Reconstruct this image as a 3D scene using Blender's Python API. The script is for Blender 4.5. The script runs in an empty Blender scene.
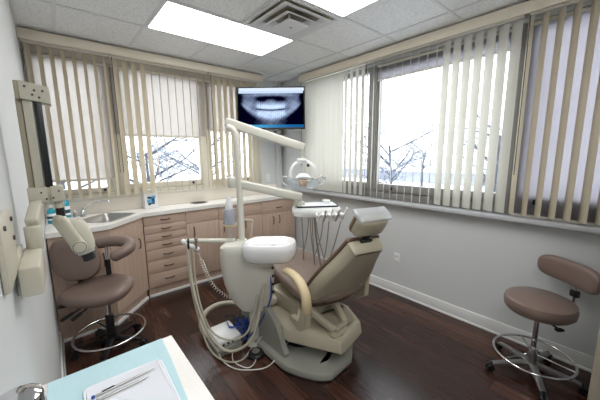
import bpy, bmesh, math, random
from mathutils import Vector, Matrix, Euler
R = random.Random(7)
PI = math.pi
sc = bpy.context.scene
COL = sc.collection

# ------------------------------------------------------------------ materials
def lin(c):
    return tuple(((v/255/12.92) if v/255 <= .04045 else ((v/255+.055)/1.055)**2.4) for v in c)

def mat(name, rgb, rough=.5, metal=0., coat=0., noise=0., nscale=8., bump=0., bscale=60., spec=.5, trans=0.):
    m = bpy.data.materials.new(name); m.use_nodes = True
    nt = m.node_tree; N = nt.nodes; L = nt.links
    b = N['Principled BSDF']
    c = lin(rgb)
    b.inputs['Base Color'].default_value = (*c, 1)
    b.inputs['Roughness'].default_value = rough
    b.inputs['Metallic'].default_value = metal
    b.inputs['Coat Weight'].default_value = coat
    b.inputs['Specular IOR Level'].default_value = spec
    if trans: b.inputs['Transmission Weight'].default_value = trans
    tc = N.new('ShaderNodeTexCoord')
    if noise:
        n = N.new('ShaderNodeTexNoise'); n.inputs['Scale'].default_value = nscale; n.inputs['Detail'].default_value = 5
        r = N.new('ShaderNodeMapRange'); r.inputs['To Min'].default_value = 1-noise; r.inputs['To Max'].default_value = 1+noise
        x = N.new('ShaderNodeMix'); x.data_type = 'RGBA'; x.blend_type = 'MULTIPLY'; x.inputs[0].default_value = 1
        x.inputs[6].default_value = (*c, 1)
        L.new(tc.outputs['Object'], n.inputs['Vector']); L.new(n.outputs['Fac'], r.inputs['Value'])
        L.new(r.outputs['Result'], x.inputs[7]); L.new(x.outputs[2], b.inputs['Base Color'])
    if bump:
        n2 = N.new('ShaderNodeTexNoise'); n2.inputs['Scale'].default_value = bscale; n2.inputs['Detail'].default_value = 4
        bp = N.new('ShaderNodeBump'); bp.inputs['Strength'].default_value = bump; bp.inputs['Distance'].default_value = .004
        L.new(tc.outputs['Object'], n2.inputs['Vector']); L.new(n2.outputs['Fac'], bp.inputs['Height']); L.new(bp.outputs['Normal'], b.inputs['Normal'])
    return m

def wood_mat(name, rgb, dark, axis=2, rough=.45):
    m = mat(name, rgb, rough); nt = m.node_tree; N = nt.nodes; L = nt.links; b = N['Principled BSDF']
    tc = N.new('ShaderNodeTexCoord'); mp = N.new('ShaderNodeMapping')
    s = [38, 38, 38]; s[axis] = 1.6; mp.inputs['Scale'].default_value = s
    n = N.new('ShaderNodeTexNoise'); n.inputs['Scale'].default_value = 1.; n.inputs['Detail'].default_value = 6; n.inputs['Roughness'].default_value = .65
    cr = N.new('ShaderNodeValToRGB'); cr.color_ramp.elements[0].position = .3; cr.color_ramp.elements[1].position = .7
    cr.color_ramp.elements[0].color = (*lin(dark), 1); cr.color_ramp.elements[1].color = (*lin(rgb), 1)
    L.new(tc.outputs['Object'], mp.inputs['Vector']); L.new(mp.outputs['Vector'], n.inputs['Vector'])
    L.new(n.outputs['Fac'], cr.inputs['Fac']); L.new(cr.outputs['Color'], b.inputs['Base Color'])
    return m

def floor_mat():
    m = mat('floor_planks', (60, 38, 32), .24); nt = m.node_tree; N = nt.nodes; L = nt.links; b = N['Principled BSDF']
    tc = N.new('ShaderNodeTexCoord'); mp = N.new('ShaderNodeMapping'); mp.inputs['Rotation'].default_value = (0, 0, PI/2)
    br = N.new('ShaderNodeTexBrick'); br.offset = .37; br.inputs['Scale'].default_value = 1
    br.inputs['Brick Width'].default_value = 1.22; br.inputs['Row Height'].default_value = .125
    br.inputs['Mortar Size'].default_value = .0022; br.inputs['Mortar Smooth'].default_value = .3
    br.inputs['Color1'].default_value = (0, 0, 0, 1); br.inputs['Color2'].default_value = (1, 1, 1, 1); br.inputs['Mortar'].default_value = (.5, .5, .5, 1)
    L.new(tc.outputs['Object'], mp.inputs['Vector']); L.new(mp.outputs['Vector'], br.inputs['Vector'])
    cr = N.new('ShaderNodeValToRGB'); e = cr.color_ramp.elements
    e[0].position = 0; e[0].color = (*lin((34, 20, 17)), 1); e[1].position = 1; e[1].color = (*lin((96, 62, 48)), 1)
    q = cr.color_ramp.elements.new(.5); q.color = (*lin((56, 34, 28)), 1)
    mp2 = N.new('ShaderNodeMapping'); mp2.inputs['Scale'].default_value = (46, 2.2, 1)
    n = N.new('ShaderNodeTexNoise'); n.inputs['Scale'].default_value = 1; n.inputs['Detail'].default_value = 7; n.inputs['Roughness'].default_value = .7
    L.new(tc.outputs['Object'], mp2.inputs['Vector']); L.new(mp2.outputs['Vector'], n.inputs['Vector'])
    ad = N.new('ShaderNodeMath'); ad.operation = 'MULTIPLY_ADD'; ad.inputs[1].default_value = .55
    sb = N.new('ShaderNodeMath'); sb.operation = 'MULTIPLY_ADD'; sb.inputs[1].default_value = 1.5; sb.inputs[2].default_value = -.52
    L.new(n.outputs['Fac'], sb.inputs[0]); L.new(br.outputs['Color'], ad.inputs[0]); L.new(sb.outputs[0], ad.inputs[2])
    L.new(ad.outputs[0], cr.inputs['Fac'])
    mx = N.new('ShaderNodeMix'); mx.data_type = 'RGBA'; mx.inputs[7].default_value = (*lin((18, 11, 10)), 1)
    L.new(br.outputs['Fac'], mx.inputs[0]); L.new(cr.outputs['Color'], mx.inputs[6]); L.new(mx.outputs[2], b.inputs['Base Color'])
    bp = N.new('ShaderNodeBump'); bp.inputs['Strength'].default_value = .25; bp.inputs['Distance'].default_value = .002
    sub = N.new('ShaderNodeMath'); sub.operation = 'SUBTRACT'; L.new(n.outputs['Fac'], sub.inputs[0]); L.new(br.outputs['Fac'], sub.inputs[1])
    L.new(sub.outputs[0], bp.inputs['Height']); L.new(bp.outputs['Normal'], b.inputs['Normal'])
    return m

def tile_mat():
    m = mat('ceiling_tile_fissured', (214, 216, 218), .9); nt = m.node_tree; N = nt.nodes; L = nt.links; b = N['Principled BSDF']
    tc = N.new('ShaderNodeTexCoord'); n = N.new('ShaderNodeTexNoise'); n.inputs['Scale'].default_value = 70; n.inputs['Detail'].default_value = 3
    L.new(tc.outputs['Object'], n.inputs['Vector'])
    cr = N.new('ShaderNodeValToRGB'); cr.color_ramp.elements[0].position = .34; cr.color_ramp.elements[1].position = .52
    cr.color_ramp.elements[0].color = (*lin((218, 220, 223)), 1); cr.color_ramp.elements[1].color = (*lin((240, 241, 242)), 1)
    L.new(n.outputs['Fac'], cr.inputs['Fac']); L.new(cr.outputs['Color'], b.inputs['Base Color'])
    bp = N.new('ShaderNodeBump'); bp.inputs['Strength'].default_value = .3; bp.inputs['Distance'].default_value = .003
    L.new(n.outputs['Fac'], bp.inputs['Height']); L.new(bp.outputs['Normal'], b.inputs['Normal'])
    return m

def cloth_mat(name, rgb, trl, see=0., rgbt=None):
    m = bpy.data.materials.new(name); m.use_nodes = True; nt = m.node_tree; N = nt.nodes; L = nt.links
    N.remove(N['Principled BSDF']); out = N['Material Output']
    d = N.new('ShaderNodeBsdfDiffuse'); t = N.new('ShaderNodeBsdfTranslucent')
    tc = N.new('ShaderNodeTexCoord'); n = N.new('ShaderNodeTexNoise'); n.inputs['Scale'].default_value = 90
    r = N.new('ShaderNodeMapRange'); r.inputs['To Min'].default_value = .93; r.inputs['To Max'].default_value = 1.05
    L.new(tc.outputs['Object'], n.inputs['Vector']); L.new(n.outputs['Fac'], r.inputs['Value'])
    for sh, c in ((d, rgb), (t, rgbt or rgb)):
        x = N.new('ShaderNodeMix'); x.data_type = 'RGBA'; x.blend_type = 'MULTIPLY'; x.inputs[0].default_value = 1; x.inputs[6].default_value = (*lin(c), 1)
        L.new(r.outputs['Result'], x.inputs[7]); L.new(x.outputs[2], sh.inputs['Color'])
    mx = N.new('ShaderNodeMixShader'); mx.inputs[0].default_value = trl
    L.new(d.outputs[0], mx.inputs[1]); L.new(t.outputs[0], mx.inputs[2]); last = mx
    if see:
        tr = N.new('ShaderNodeBsdfTransparent'); m2 = N.new('ShaderNodeMixShader'); m2.inputs[0].default_value = see
        L.new(mx.outputs[0], m2.inputs[1]); L.new(tr.outputs[0], m2.inputs[2]); last = m2
    L.new(last.outputs[0], out.inputs['Surface'])
    return m

def glass_mat(name, tint=(1, 1, 1), gloss=.05, body=None, bodyf=0.):
    m = bpy.data.materials.new(name); m.use_nodes = True; nt = m.node_tree; N = nt.nodes; L = nt.links
    N.remove(N['Principled BSDF']); out = N['Material Output']
    t = N.new('ShaderNodeBsdfTransparent'); t.inputs[0].default_value = (*tint, 1)
    g = N.new('ShaderNodeBsdfGlossy'); g.inputs['Roughness'].default_value = .03
    mx = N.new('ShaderNodeMixShader'); mx.inputs[0].default_value = gloss
    L.new(t.outputs[0], mx.inputs[1]); L.new(g.outputs[0], mx.inputs[2]); last = mx
    if body:
        d = N.new('ShaderNodeBsdfDiffuse'); d.inputs[0].default_value = (*lin(body), 1)
        m2 = N.new('ShaderNodeMixShader'); m2.inputs[0].default_value = bodyf
        L.new(mx.outputs[0], m2.inputs[1]); L.new(d.outputs[0], m2.inputs[2]); last = m2
    L.new(last.outputs[0], out.inputs['Surface'])
    return m

def emit_mat(name, rgb, s):
    m = bpy.data.materials.new(name); m.use_nodes = True; nt = m.node_tree; N = nt.nodes; L = nt.links
    N.remove(N['Principled BSDF']); e = N.new('ShaderNodeEmission'); e.inputs[0].default_value = (*lin(rgb), 1); e.inputs[1].default_value = s
    L.new(e.outputs[0], N['Material Output'].inputs['Surface'])
    return m

M = dict(
 wall=mat('painted_wall', (206, 208, 208), .6, noise=.015, nscale=3, bump=.05, bscale=150),
 trim=mat('white_trim', (226, 227, 226), .4, noise=.01),
 tile=tile_mat(), grid=mat('ceiling_grid_white', (222, 223, 225), .5, noise=.01),
 floor=floor_mat(),
 valance=mat('valance_cream', (240, 231, 212), .5, noise=.02, nscale=12),
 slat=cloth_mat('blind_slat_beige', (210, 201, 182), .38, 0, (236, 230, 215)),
 slat_lit=cloth_mat('blind_slat_backlit', (222, 220, 213), .46, 0, (230, 229, 223)),  # same slats as the beige ones, backlight put into a paler colour
 shade=cloth_mat('shade_fabric', (216, 208, 198), .75, .13, (198, 193, 189)),
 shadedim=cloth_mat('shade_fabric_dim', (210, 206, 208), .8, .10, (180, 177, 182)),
 frame=mat('window_frame_cream', (222, 218, 208), .45, noise=.015),
 frame_unlit=mat('window_frame_backlit', (150, 148, 146), .45, noise=.015),  # same off-white metal as the other frames, backlit shade put into the grey
 glass=glass_mat('window_glass', (.97, .985, .99), .04),
 sill=mat('sill_grey_stone', (186, 188, 190), .35, noise=.06, nscale=40),
 worktop=mat('worktop_speckled', (230, 227, 221), .32, noise=.06, nscale=90),
 splash=mat('backsplash_beige', (234, 227, 216), .4, noise=.03, nscale=30),
 wood=wood_mat('laminate_wood', (202, 178, 160), (180, 155, 138)),
 woodh=wood_mat('laminate_wood_horizontal', (203, 179, 161), (182, 157, 140), 0),
 woodd=mat('cabinet_inside_dark', (70, 55, 48), .6, noise=.05),
 bronze=mat('handle_bronze', (84, 70, 62), .35, .8, noise=.03),
 steel=mat('brushed_steel', (190, 188, 184), .28, 1., noise=.04, nscale=30),
 chrome=mat('chrome', (215, 215, 218), .09, 1., noise=.02),
 alu=mat('cast_aluminium', (158, 156, 154), .33, .9, noise=.04),
 black=mat('black_plastic', (20, 20, 21), .4, noise=.05),
 dkgreen=mat('dark_green_black_metal', (22, 32, 30), .35, .2, noise=.05),
 cream=mat('unit_cream_plastic', (208, 206, 194), .32, coat=.15, noise=.012),
 creamb=mat('chair_shell_beige', (184, 176, 154), .34, coat=.25, noise=.015),
 basep=mat('chair_base_greygreen', (150, 150, 140), .36, coat=.15, noise=.02),
 xr=mat('xray_arm_cream', (190, 185, 168), .4, coat=.1, noise=.02),
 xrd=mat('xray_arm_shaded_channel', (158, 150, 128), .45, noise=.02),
 white=mat('white_plastic', (232, 233, 232), .28, coat=.3, noise=.008),
 porc=mat('white_bowl_ceramic', (236, 236, 236), .16, coat=.5, noise=.006),
 paper=mat('white_paper', (232, 234, 240), .8, noise=.02),
 bib=mat('blue_paper_bib', (186, 216, 222), .85, noise=.03, nscale=20, bump=.2, bscale=120),
 vinyl=mat('brown_vinyl', (134, 116, 106), .36, noise=.03, bump=.06, bscale=180),
 vinyld=mat('dark_brown_vinyl', (98, 78, 62), .4, noise=.03, bump=.05, bscale=180),
 svinyl=mat('taupe_stool_vinyl', (120, 102, 93), .33, noise=.03, bump=.05, bscale=180),
 tan=mat('tan_armrest', (202, 184, 146), .4, noise=.03),
 hose=mat('grey_hose', (134, 126, 116), .45, noise=.05),
 hosec=mat('cream_hose', (180, 174, 156), .42, noise=.03),
 hosew=mat('white_cable', (214, 212, 204), .45, noise=.02),
 blue=mat('blue_cable', (34, 74, 160), .4, noise=.05),
 teal=mat('teal_soap', (28, 160, 178), .2, coat=.4, noise=.03),
 label=mat('label_white', (235, 238, 240), .5, noise=.02),
 ink=mat('print_dark_blue', (38, 70, 96), .5, noise=.05),
 inkb=mat('print_sky_blue', (88, 160, 205), .5, noise=.05),
 clear=glass_mat('clear_plastic', (.95, .97, .98), .10, (222, 228, 232), .10),
 bottle=glass_mat('cloudy_bottle', (.8, .83, .88), .08, (196, 202, 212), .5),
 cover=glass_mat('clear_wrinkled_cover', (.96, .97, .98), .16, (226, 230, 234), .38),
 amber=mat('amber_bulb', (170, 120, 60), .2, coat=.5, noise=.15, nscale=60),
 lampglow=emit_mat('ceiling_panel_light', (255, 255, 255), 9.5),
 snow=mat('snow_ground', (238, 241, 246), .9, noise=.05, nscale=.3),
 bark=mat('frosted_bark', (66, 68, 78), .9, noise=.2, nscale=20),
 twig=mat('snowy_twigs', (104, 112, 128), .9, noise=.2, nscale=20),
 leaf=mat('frosted_needles', (128, 140, 152), .9, noise=.2, nscale=6),
 roof=mat('snowy_house_wall', (150, 154, 166), .9, noise=.05),
 doorp=wood_mat('door_beige', (168, 158, 142), (150, 140, 126)),
)

# ------------------------------------------------------------------ mesh builder
def V(*a): return Vector(a)

class MB:
    def __init__(s): s.bm = bmesh.new()
    def _merge(s, b2, mtx=None):
        if mtx is not None: bmesh.ops.transform(b2, matrix=mtx, verts=b2.verts)
        me = bpy.data.meshes.new('t'); b2.to_mesh(me); b2.free(); s.bm.from_mesh(me); bpy.data.meshes.remove(me); return s
    def box(s, c, d, rot=None, bev=0., seg=2):
        b = bmesh.new(); bmesh.ops.create_cube(b, size=1)
        bmesh.ops.scale(b, vec=d, verts=b.verts)
        if bev: bmesh.ops.bevel(b, geom=b.edges[:], offset=bev, segments=seg, affect='EDGES', profile=.5)
        m = Matrix.Translation(c) @ (Euler(rot).to_matrix().to_4x4() if rot else Matrix())
        return s._merge(b, m)
    def bx(s, x0, x1, y0, y1, z0, z1, bev=0., seg=2):
        return s.box(((x0+x1)/2, (y0+y1)/2, (z0+z1)/2), (abs(x1-x0), abs(y1-y0), abs(z1-z0)), None, bev, seg)
    def obb(s, p, q, w, h, bev=0., up=(0, 0, 1)):
        p = Vector(p); q = Vector(q); d = q-p; L = d.length; d = d.normalized(); up = Vector(up)
        x = d.cross(up).normalized(); z = x.cross(d)
        b = bmesh.new(); bmesh.ops.create_cube(b, size=1); bmesh.ops.scale(b, vec=(w, L, h), verts=b.verts)
        if bev: bmesh.ops.bevel(b, geom=b.edges[:], offset=bev, segments=3, affect='EDGES', profile=.5)
        m = Matrix((x, d, z)).transposed().to_4x4(); m.translation = (p+q)/2
        return s._merge(b, m)
    def rings(s, rs, closed=True, cap=True, loop=False):
        bm = s.bm; vs = [[bm.verts.new(p) for p in r] for r in rs]; n = len(rs[0])
        pairs = list(zip(vs[:-1], vs[1:])) + ([(vs[-1], vs[0])] if loop else [])
        for a, b in pairs:
            for i in range(n if closed else n-1):
                j = (i+1) % n
                try: bm.faces.new((a[i], a[j], b[j], b[i]))
                except ValueError: pass
        if cap and not loop and closed:
            for q in (vs[0][::-1], vs[-1]):
                try: bm.faces.new(q)
                except ValueError: pass
        return s
    def tube(s, pts, r, n=10, closed=False, rad=None, flat=None):
        pts = [Vector(p) for p in pts]; m = len(pts); rs = []
        prev = None
        for i in range(m):
            if closed: t = pts[(i+1) % m]-pts[i-1]
            else: t = pts[min(i+1, m-1)]-pts[max(i-1, 0)]
            t.normalize()
            if prev is None:
                a = V(0, 0, 1) if abs(t.z) < .9 else V(1, 0, 0); u = t.cross(a).normalized()
            else:
                u = prev-t*prev.dot(t)
                u = u.normalized() if u.length > 1e-6 else t.orthogonal().normalized()
            prev = u; v = t.cross(u); rr = rad[i] if rad else r
            k = flat or 1.
            rs.append([pts[i]+u*rr*math.cos(2*PI*j/n)+v*rr*k*math.sin(2*PI*j/n) for j in range(n)])
        return s.rings(rs, loop=closed)
    def cyl(s, p, q, r, r2=None, n=24, bev=0.):
        p = Vector(p); q = Vector(q)
        if not bev: return s.tube([p, q], r, n, rad=[r, r if r2 is None else r2])
        r2 = r if r2 is None else r2; d = (q-p).normalized()
        return s.tube([p, p+d*bev*.3, p+d*bev, q-d*bev, q-d*bev*.3, q], r, n, rad=[r-bev, r-bev*.3, r, r2, r2-bev*.3, r2-bev])
    def lathe(s, prof, c=(0, 0, 0), n=32, mtx=None, cap=True):
        rs = [[Vector((r*math.cos(2*PI*j/n), r*math.sin(2*PI*j/n), z)) for j in range(n)] for r, z in prof]
        if mtx is None: mtx = Matrix.Translation(c)
        rs = [[mtx @ p for p in r] for r in rs]
        return s.rings(rs, cap=cap)
    def ball(s, c, r, sc=(1, 1, 1), n=16, rot=None):
        b = bmesh.new(); bmesh.ops.create_uvsphere(b, u_segments=n, v_segments=max(6, n//2), radius=r)
        bmesh.ops.scale(b, vec=sc, verts=b.verts)
        return s._merge(b, Matrix.Translation(c) @ (Euler(rot).to_matrix().to_4x4() if rot else Matrix()))
    def slab(s, loop, prof, mtx=None):
        """closed outline swept through (inset, height) steps"""
        n = len(loop); P = [Vector((p[0], p[1], 0)) for p in loop]
        area = sum(P[i].x*P[(i+1) % n].y-P[(i+1) % n].x*P[i].y for i in range(n))
        if area < 0: P = P[::-1]
        nor = []
        for i in range(n):
            t = (P[(i+1) % n]-P[i-1]).normalized(); nor.append(V(-t.y, t.x, 0))
        mtx = mtx or Matrix()
        return s.rings([[mtx @ (P[i]+nor[i]*ins+V(0, 0, z)) for i in range(n)] for ins, z in prof])
    def prism(s, pts, z0, z1, holes=(), mtx=None):
        b = bmesh.new(); ed = []
        for lp in [pts]+list(holes):
            vs = [b.verts.new((p[0], p[1], z0)) for p in lp]
            ed += [b.edges.new((vs[i], vs[(i+1) % len(vs)])) for i in range(len(vs))]
        g = bmesh.ops.triangle_fill(b, use_beauty=True, use_dissolve=False, edges=ed)
        fs = [f for f in g['geom'] if isinstance(f, bmesh.types.BMFace)]
        e = bmesh.ops.extrude_face_region(b, geom=fs)
        bmesh.ops.translate(b, vec=(0, 0, z1-z0), verts=[v for v in e['geom'] if isinstance(v, bmesh.types.BMVert)])
        return s._merge(b, mtx)
    def build(s, name, m, parent=None, sharp=38, smooth=True):
        bm = s.bm; bmesh.ops.recalc_face_normals(bm, faces=bm.faces[:])
        root = parent
        while root is not None and root.parent is not None: root = root.parent
        off = root.get('_o') if root is not None else None
        if off is not None: bmesh.ops.translate(bm, vec=(-off[0], -off[1], -off[2]), verts=bm.verts)
        for f in bm.faces: f.smooth = smooth
        a = math.radians(sharp)
        for e in bm.edges:
            if len(e.link_faces) == 2: e.smooth = e.calc_face_angle(0) < a
        me = bpy.data.meshes.new(name); bm.to_mesh(me); bm.free()
        o = bpy.data.objects.new(name, me); COL.objects.link(o)
        if m is not None: me.materials.append(m)
        if parent is not None: o.parent = parent
        return o

def thing(name, label, cat, loc=(0, 0, 0), rz=0., group=None, local=False):
    o = bpy.data.objects.new(name, None); COL.objects.link(o); o.location = loc; o.rotation_euler = (0, 0, rz)
    o.empty_display_size = .05
    o['label'] = label; o['category'] = cat
    if group: o['group'] = group
    if not local: o['_o'] = list(loc)
    return o
def tag(o, label, cat, group=None, kind=None):
    o['label'] = label; o['category'] = cat
    if group: o['group'] = group
    if kind: o['kind'] = kind
    return o
def struct(o): o['kind'] = 'structure'; return o
def plabel(o, l): o['label'] = l; return o

def spline(pts, n=8, closed=False):
    """Catmull-Rom through the points"""
    P = [Vector(p) for p in pts]; m = len(P); out = []
    for i in range(m if closed else m-1):
        if closed: p0, p1, p2, p3 = P[i-1], P[i], P[(i+1) % m], P[(i+2) % m]
        else: p0, p1, p2, p3 = P[max(i-1, 0)], P[i], P[i+1], P[min(i+2, m-1)]
        for k in range(n):
            t = k/n
            out.append(.5*((2*p1)+(p2-p0)*t+(2*p0-5*p1+4*p2-p3)*t*t+(3*p1-p0-3*p2+p3)*t**3))
    if not closed: out.append(P[-1])
    return out
def sl2(pts, n=6): return [(p.x, p.y) for p in spline([(a, b, 0) for a, b in pts], n, True)]
def superell(a, b, e=2.6, n=40, c=(0, 0)):
    out = []
    for i in range(n):
        t = 2*PI*i/n; ct, st = math.cos(t), math.sin(t)
        out.append((c[0]+a*math.copysign(abs(ct)**(2/e), ct), c[1]+b*math.copysign(abs(st)**(2/e), st)))
    return out
def rrect(a, b, r, n=5, c=(0, 0)):
    out = []
    for sx, sy, a0 in ((1, 1, 0), (-1, 1, PI/2), (-1, -1, PI), (1, -1, 3*PI/2)):
        for k in range(n+1):
            t = a0+PI/2*k/n; out.append((c[0]+sx*(a-r)+r*math.cos(t), c[1]+sy*(b-r)+r*math.sin(t)))
    return out
def soft(t, r, n=4):
    """(inset, height) steps of a cushion t thick with edge radius r"""
    p = []
    for k in range(n+1):
        a = PI/2*k/n; p.append((r*(1-math.sin(a)), r*(1-math.cos(a))))
    for k in range(n+1):
        a = PI/2*k/n; p.append((r*(1-math.cos(a)), t-r+r*math.sin(a)))
    return p
def frame_mtx(o, x, y, z):
    m = Matrix((Vector(x).normalized(), Vector(y).normalized(), Vector(z).normalized())).transposed().to_4x4(); m.translation = Vector(o); return m

# ------------------------------------------------------------------ camera and view
cam = bpy.data.cameras.new('camera'); co = bpy.data.objects.new('camera', cam); COL.objects.link(co); sc.camera = co
f_, yaw, pit, rol = 288.9, .7039, .1584, -.0089
Fw = V(math.sin(yaw)*math.cos(pit), math.cos(yaw)*math.cos(pit), -math.sin(pit))
Rt = V(math.cos(yaw), -math.sin(yaw), 0); Up = Rt.cross(Fw)
R2 = Rt*math.cos(rol)+Up*math.sin(rol); U2 = -Rt*math.sin(rol)+Up*math.cos(rol)
mw = Matrix((R2, U2, -Fw)).transposed().to_4x4(); mw.translation = V(-2.9078, -3.7225, 1.6336); co.matrix_world = mw
cam.sensor_width = 36; cam.lens = f_*36/600; cam.clip_start = .02; cam.clip_end = 300
sc.view_settings.view_transform = 'Standard'; sc.view_settings.look = 'None'; sc.view_settings.exposure = 0.18; sc.view_settings.gamma = 1; sc.view_settings.use_curve_mapping = False
sc.cycles.max_bounces = 10; sc.cycles.diffuse_bounces = 5; sc.cycles.transparent_max_bounces = 24
sc.cycles.use_denoising = True; sc.cycles.sample_clamp_indirect = 6

wd = bpy.data.worlds.new('overcast_sky'); sc.world = wd; wd.use_nodes = True
bg = wd.node_tree.nodes['Background']; bg.inputs[0].default_value = (.93, .965, 1, 1); bg.inputs[1].default_value = 4.0

# ------------------------------------------------------------------ the setting
H = 2.7526; WX = -3.02; BY = .15; FY = -4.9
struct(MB().bx(WX-.2, .2, FY-.2, BY+.2, -.1, 0).build('floor', M['floor']))
ce = struct(MB().bx(WX-.2, .2, FY-.2, BY+.2, H, H+.12).build('ceiling', M['tile']))
T = .6096; AX = -.94; AY = -.752
g = MB()
for k in range(-6, 3):
    x = AX+k*T
    if WX < x < 0: g.bx(x-.012, x+.012, FY, BY, H-.006, H+.002)
for k in range(-8, 3):
    y = AY+k*T
    if FY < y < BY: g.bx(WX, 0, y-.012, y+.012, H-.0055, H+.002)
g.bx(WX, 0, BY-.02, BY, H-.006, H+.002).bx(-.02, 0, FY, BY, H-.006, H+.002).bx(WX, WX+.02, FY, BY, H-.006, H+.002)
g.build('ceiling_grid', M['grid'], ce)
struct(MB().bx(WX-.2, WX, FY, BY+.2, 0, H).build('wall_left', M['wall']))
struct(MB().bx(WX-.2, .2, FY-.2, FY, 0, H).build('wall_front', M['wall']))
ZB, ZT = 1.17, 2.62
struct(MB().bx(WX, .2, BY, BY+.2, 0, ZB).bx(WX, .2, BY, BY+.2, ZT, H).bx(-.5, .2, BY, BY+.2, ZB, ZT).build('wall_back', M['wall']))
RY0, RY1, RZB = -.42, -3.86, 1.105
struct(MB().bx(0, .2, FY, BY, 0, RZB-.03).bx(0, .2, FY, BY, ZT, H).bx(0, .2, RY0, BY, RZB-.03, ZT).bx(0, .2, FY, RY1, RZB-.03, ZT).build('wall_right', M['wall']))
struct(MB().bx(-.14, -.05, BY-.06, BY, 1.005, H, .004).build('trim_1', M['wall']))        # boxed pipe in the corner
b = MB().bx(-.012, 0, FY, -.2, 0, .125, .003)
b.bx(-.02, 0, FY, -.2, 0, .02, .004)
struct(b.build('baseboard_right', M['trim']))
struct(MB().bx(WX, WX+.012, FY, -.61, 0, .125, .003).bx(WX, WX+.02, FY, -.61, 0, .02, .004).build('baseboard_left', M['trim']))
struct(MB().bx(-.10, .06, FY+.9, -.2, RZB-.035, RZB, .006).build('sill_right', M['sill']))
struct(MB().bx(WX, -.48, BY-.025, BY+.12, ZB-.02, ZB+.015, .004).build('sill_back', M['frame']))

def window(n, axis, a0, a1, z0, z1, at, fr, rail, post=.05, top=.06):
    """a pane in its frame; axis 0 runs along x in the back wall, axis 1 along y in the right wall"""
    o = bpy.data.objects.new('window_%d' % n, None); COL.objects.link(o); o['kind'] = 'structure'; o['_o'] = [0, 0, 0]
    def bb(m, p, q, zz0, zz1, d0, d1, bev=.004):
        if axis == 0: m.bx(p, q, at+d0, at+d1, zz0, zz1, bev)
        else: m.bx(at+d0, at+d1, p, q, zz0, zz1, bev)
    a0, a1 = min(a0, a1), max(a0, a1); m = MB()
    bb(m, a0, a0+post, z0, z1, 0, .08); bb(m, a1-post, a1, z0, z1, 0, .08)
    bb(m, a0+post, a1-post, z1-top, z1, 0, .08); bb(m, a0+post, a1-post, z0, z0+rail*.42, -.015, .08)
    bb(m, a0+post, a1-post, z0+rail*.42, z0+rail*.5, .02, .08)
    bb(m, a0+post, a1-post, z0+rail*.5, z0+rail, .005, .08)
    bb(m, a0+post, a0+post+.03, z0+rail, z1-top, .02, .07); bb(m, a1-post-.03, a1-post, z0+rail, z1-top, .02, .07)
    m.build('window_frame', fr, o)
    m = MB(); bb(m, a0+post, a1-post, z0+rail*.9, z1-top*.9, .042, .048, 0); m.build('window_pane', M['glass'], o)
    m = MB(); c = (a0+a1)/2+.3*(a1-a0)
    bb(m, c-.012, c+.012, z0+rail*.62, z0+rail*.86, -.02, .005, .003); m.build('window_latch', M['black'], o)
    return o
window(1, 0, WX, -2.35, ZB, ZT, BY+.03, M['frame'], .11)
window(2, 0, -2.35, -1.265, ZB, ZT, BY+.03, M['frame'], .13, .07)
window(3, 0, -1.265, -.5, ZB, ZT, BY+.03, M['frame'], .12)
window(4, 1, RY0, -1.60, RZB, ZT, .03, M['frame_unlit'], .17)
window(5, 1, -1.60, -3.03, RZB, ZT, .03, M['frame_unlit'], .17, .05, .10)
window(6, 1, -3.03, RY1, RZB, ZT, .03, M['frame_unlit'], .17)

# door leaf at the right edge of the view
d = bpy.data.objects.new('door_1', None); COL.objects.link(d); d['kind'] = 'structure'; d['_o'] = [0, 0, 0]
MB().bx(-.99, -.95, -4.5, -3.68, .01, 2.05, .004).build('door_leaf', M['doorp'], d)
MB().bx(-1.0, -.99, -4.45, -3.71, .05, 2.0, .003).build('door_panel', M['doorp'], d)
MB().cyl((-1.05, -3.80, 1.0), (-.99, -3.80, 1.0), .012).cyl((-1.05, -3.80, 1.0), (-1.05, -3.92, 1.0), .01).build('door_handle', M['steel'], d)

# ------------------------------------------------------------------ outdoors
tag(MB().bx(-90, 120, -70, 120, -1.3, -1.0).build('snow_field', M['snow']), 'flat snow covered ground outside the windows', 'snow', kind='structure')
def tree(x, y, h, seed, label, dense=False, spread=.55):
    r = random.Random(seed); base = V(x, y, -1.0)
    t = thing('snowy_tree', label, 'tree', base, group='frosted trees outside the windows')
    tm, wm = MB(), MB()
    def grow(p, d, L, rad, lev):
        pts = [p]; q = p.copy(); dd = d.copy()
        for k in range(4):
            dd = (dd+V(r.uniform(-.18, .18), r.uniform(-.18, .18), r.uniform(-.05, .12))).normalized()
            q = q+dd*L/4; pts.append(q.copy())
        (tm if lev < 2 else wm).tube(pts, rad, 5 if lev < 2 else 3, rad=[rad*(1-.13*k) for k in range(5)])
        if lev >= 5: return
        for k in range((4 if dense else 3) if lev else (12 if dense else 9)):
            f = r.uniform(.25, 1.) if lev else r.uniform(.3, 1.)
            i = min(3, int(f*4)); s = pts[i].lerp(pts[i+1], f*4-i if f < 1 else 1)
            a = r.uniform(0, 2*PI); side = V(math.cos(a), math.sin(a), r.uniform(-.15, .5))
            grow(s, (dd*.45+side*spread*1.7).normalized(), L*r.uniform(.5, .7), rad*.5, lev+1)
    grow(base, V(0, 0, 1), h*.6, h*.016, 0)
    tm.build('trunk', M['bark'], t); wm.build('twigs', M['twig'], t)
tree(-2.6, 8.5, 6.0, 3, 'frosted bare tree seen through the left end of the back windows', True)
tree(-.6, 7.0, 4.6, 5, 'frosted bare tree beyond the middle back window', True)
tree(1.8, 8.0, 5.0, 8, 'frosted bare tree beyond the narrow right back window')
tree(8.5, 3.4, 5.0, 12, 'frosted tree beyond the left half of the wide right window', True)
tree(11.5, .2, 5.6, 14, 'frosted tree beyond the right half of the wide right window', True)
tree(7.0, -5.2, 5.5, 17, 'frosted tree behind the shaded window at the far right')
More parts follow.
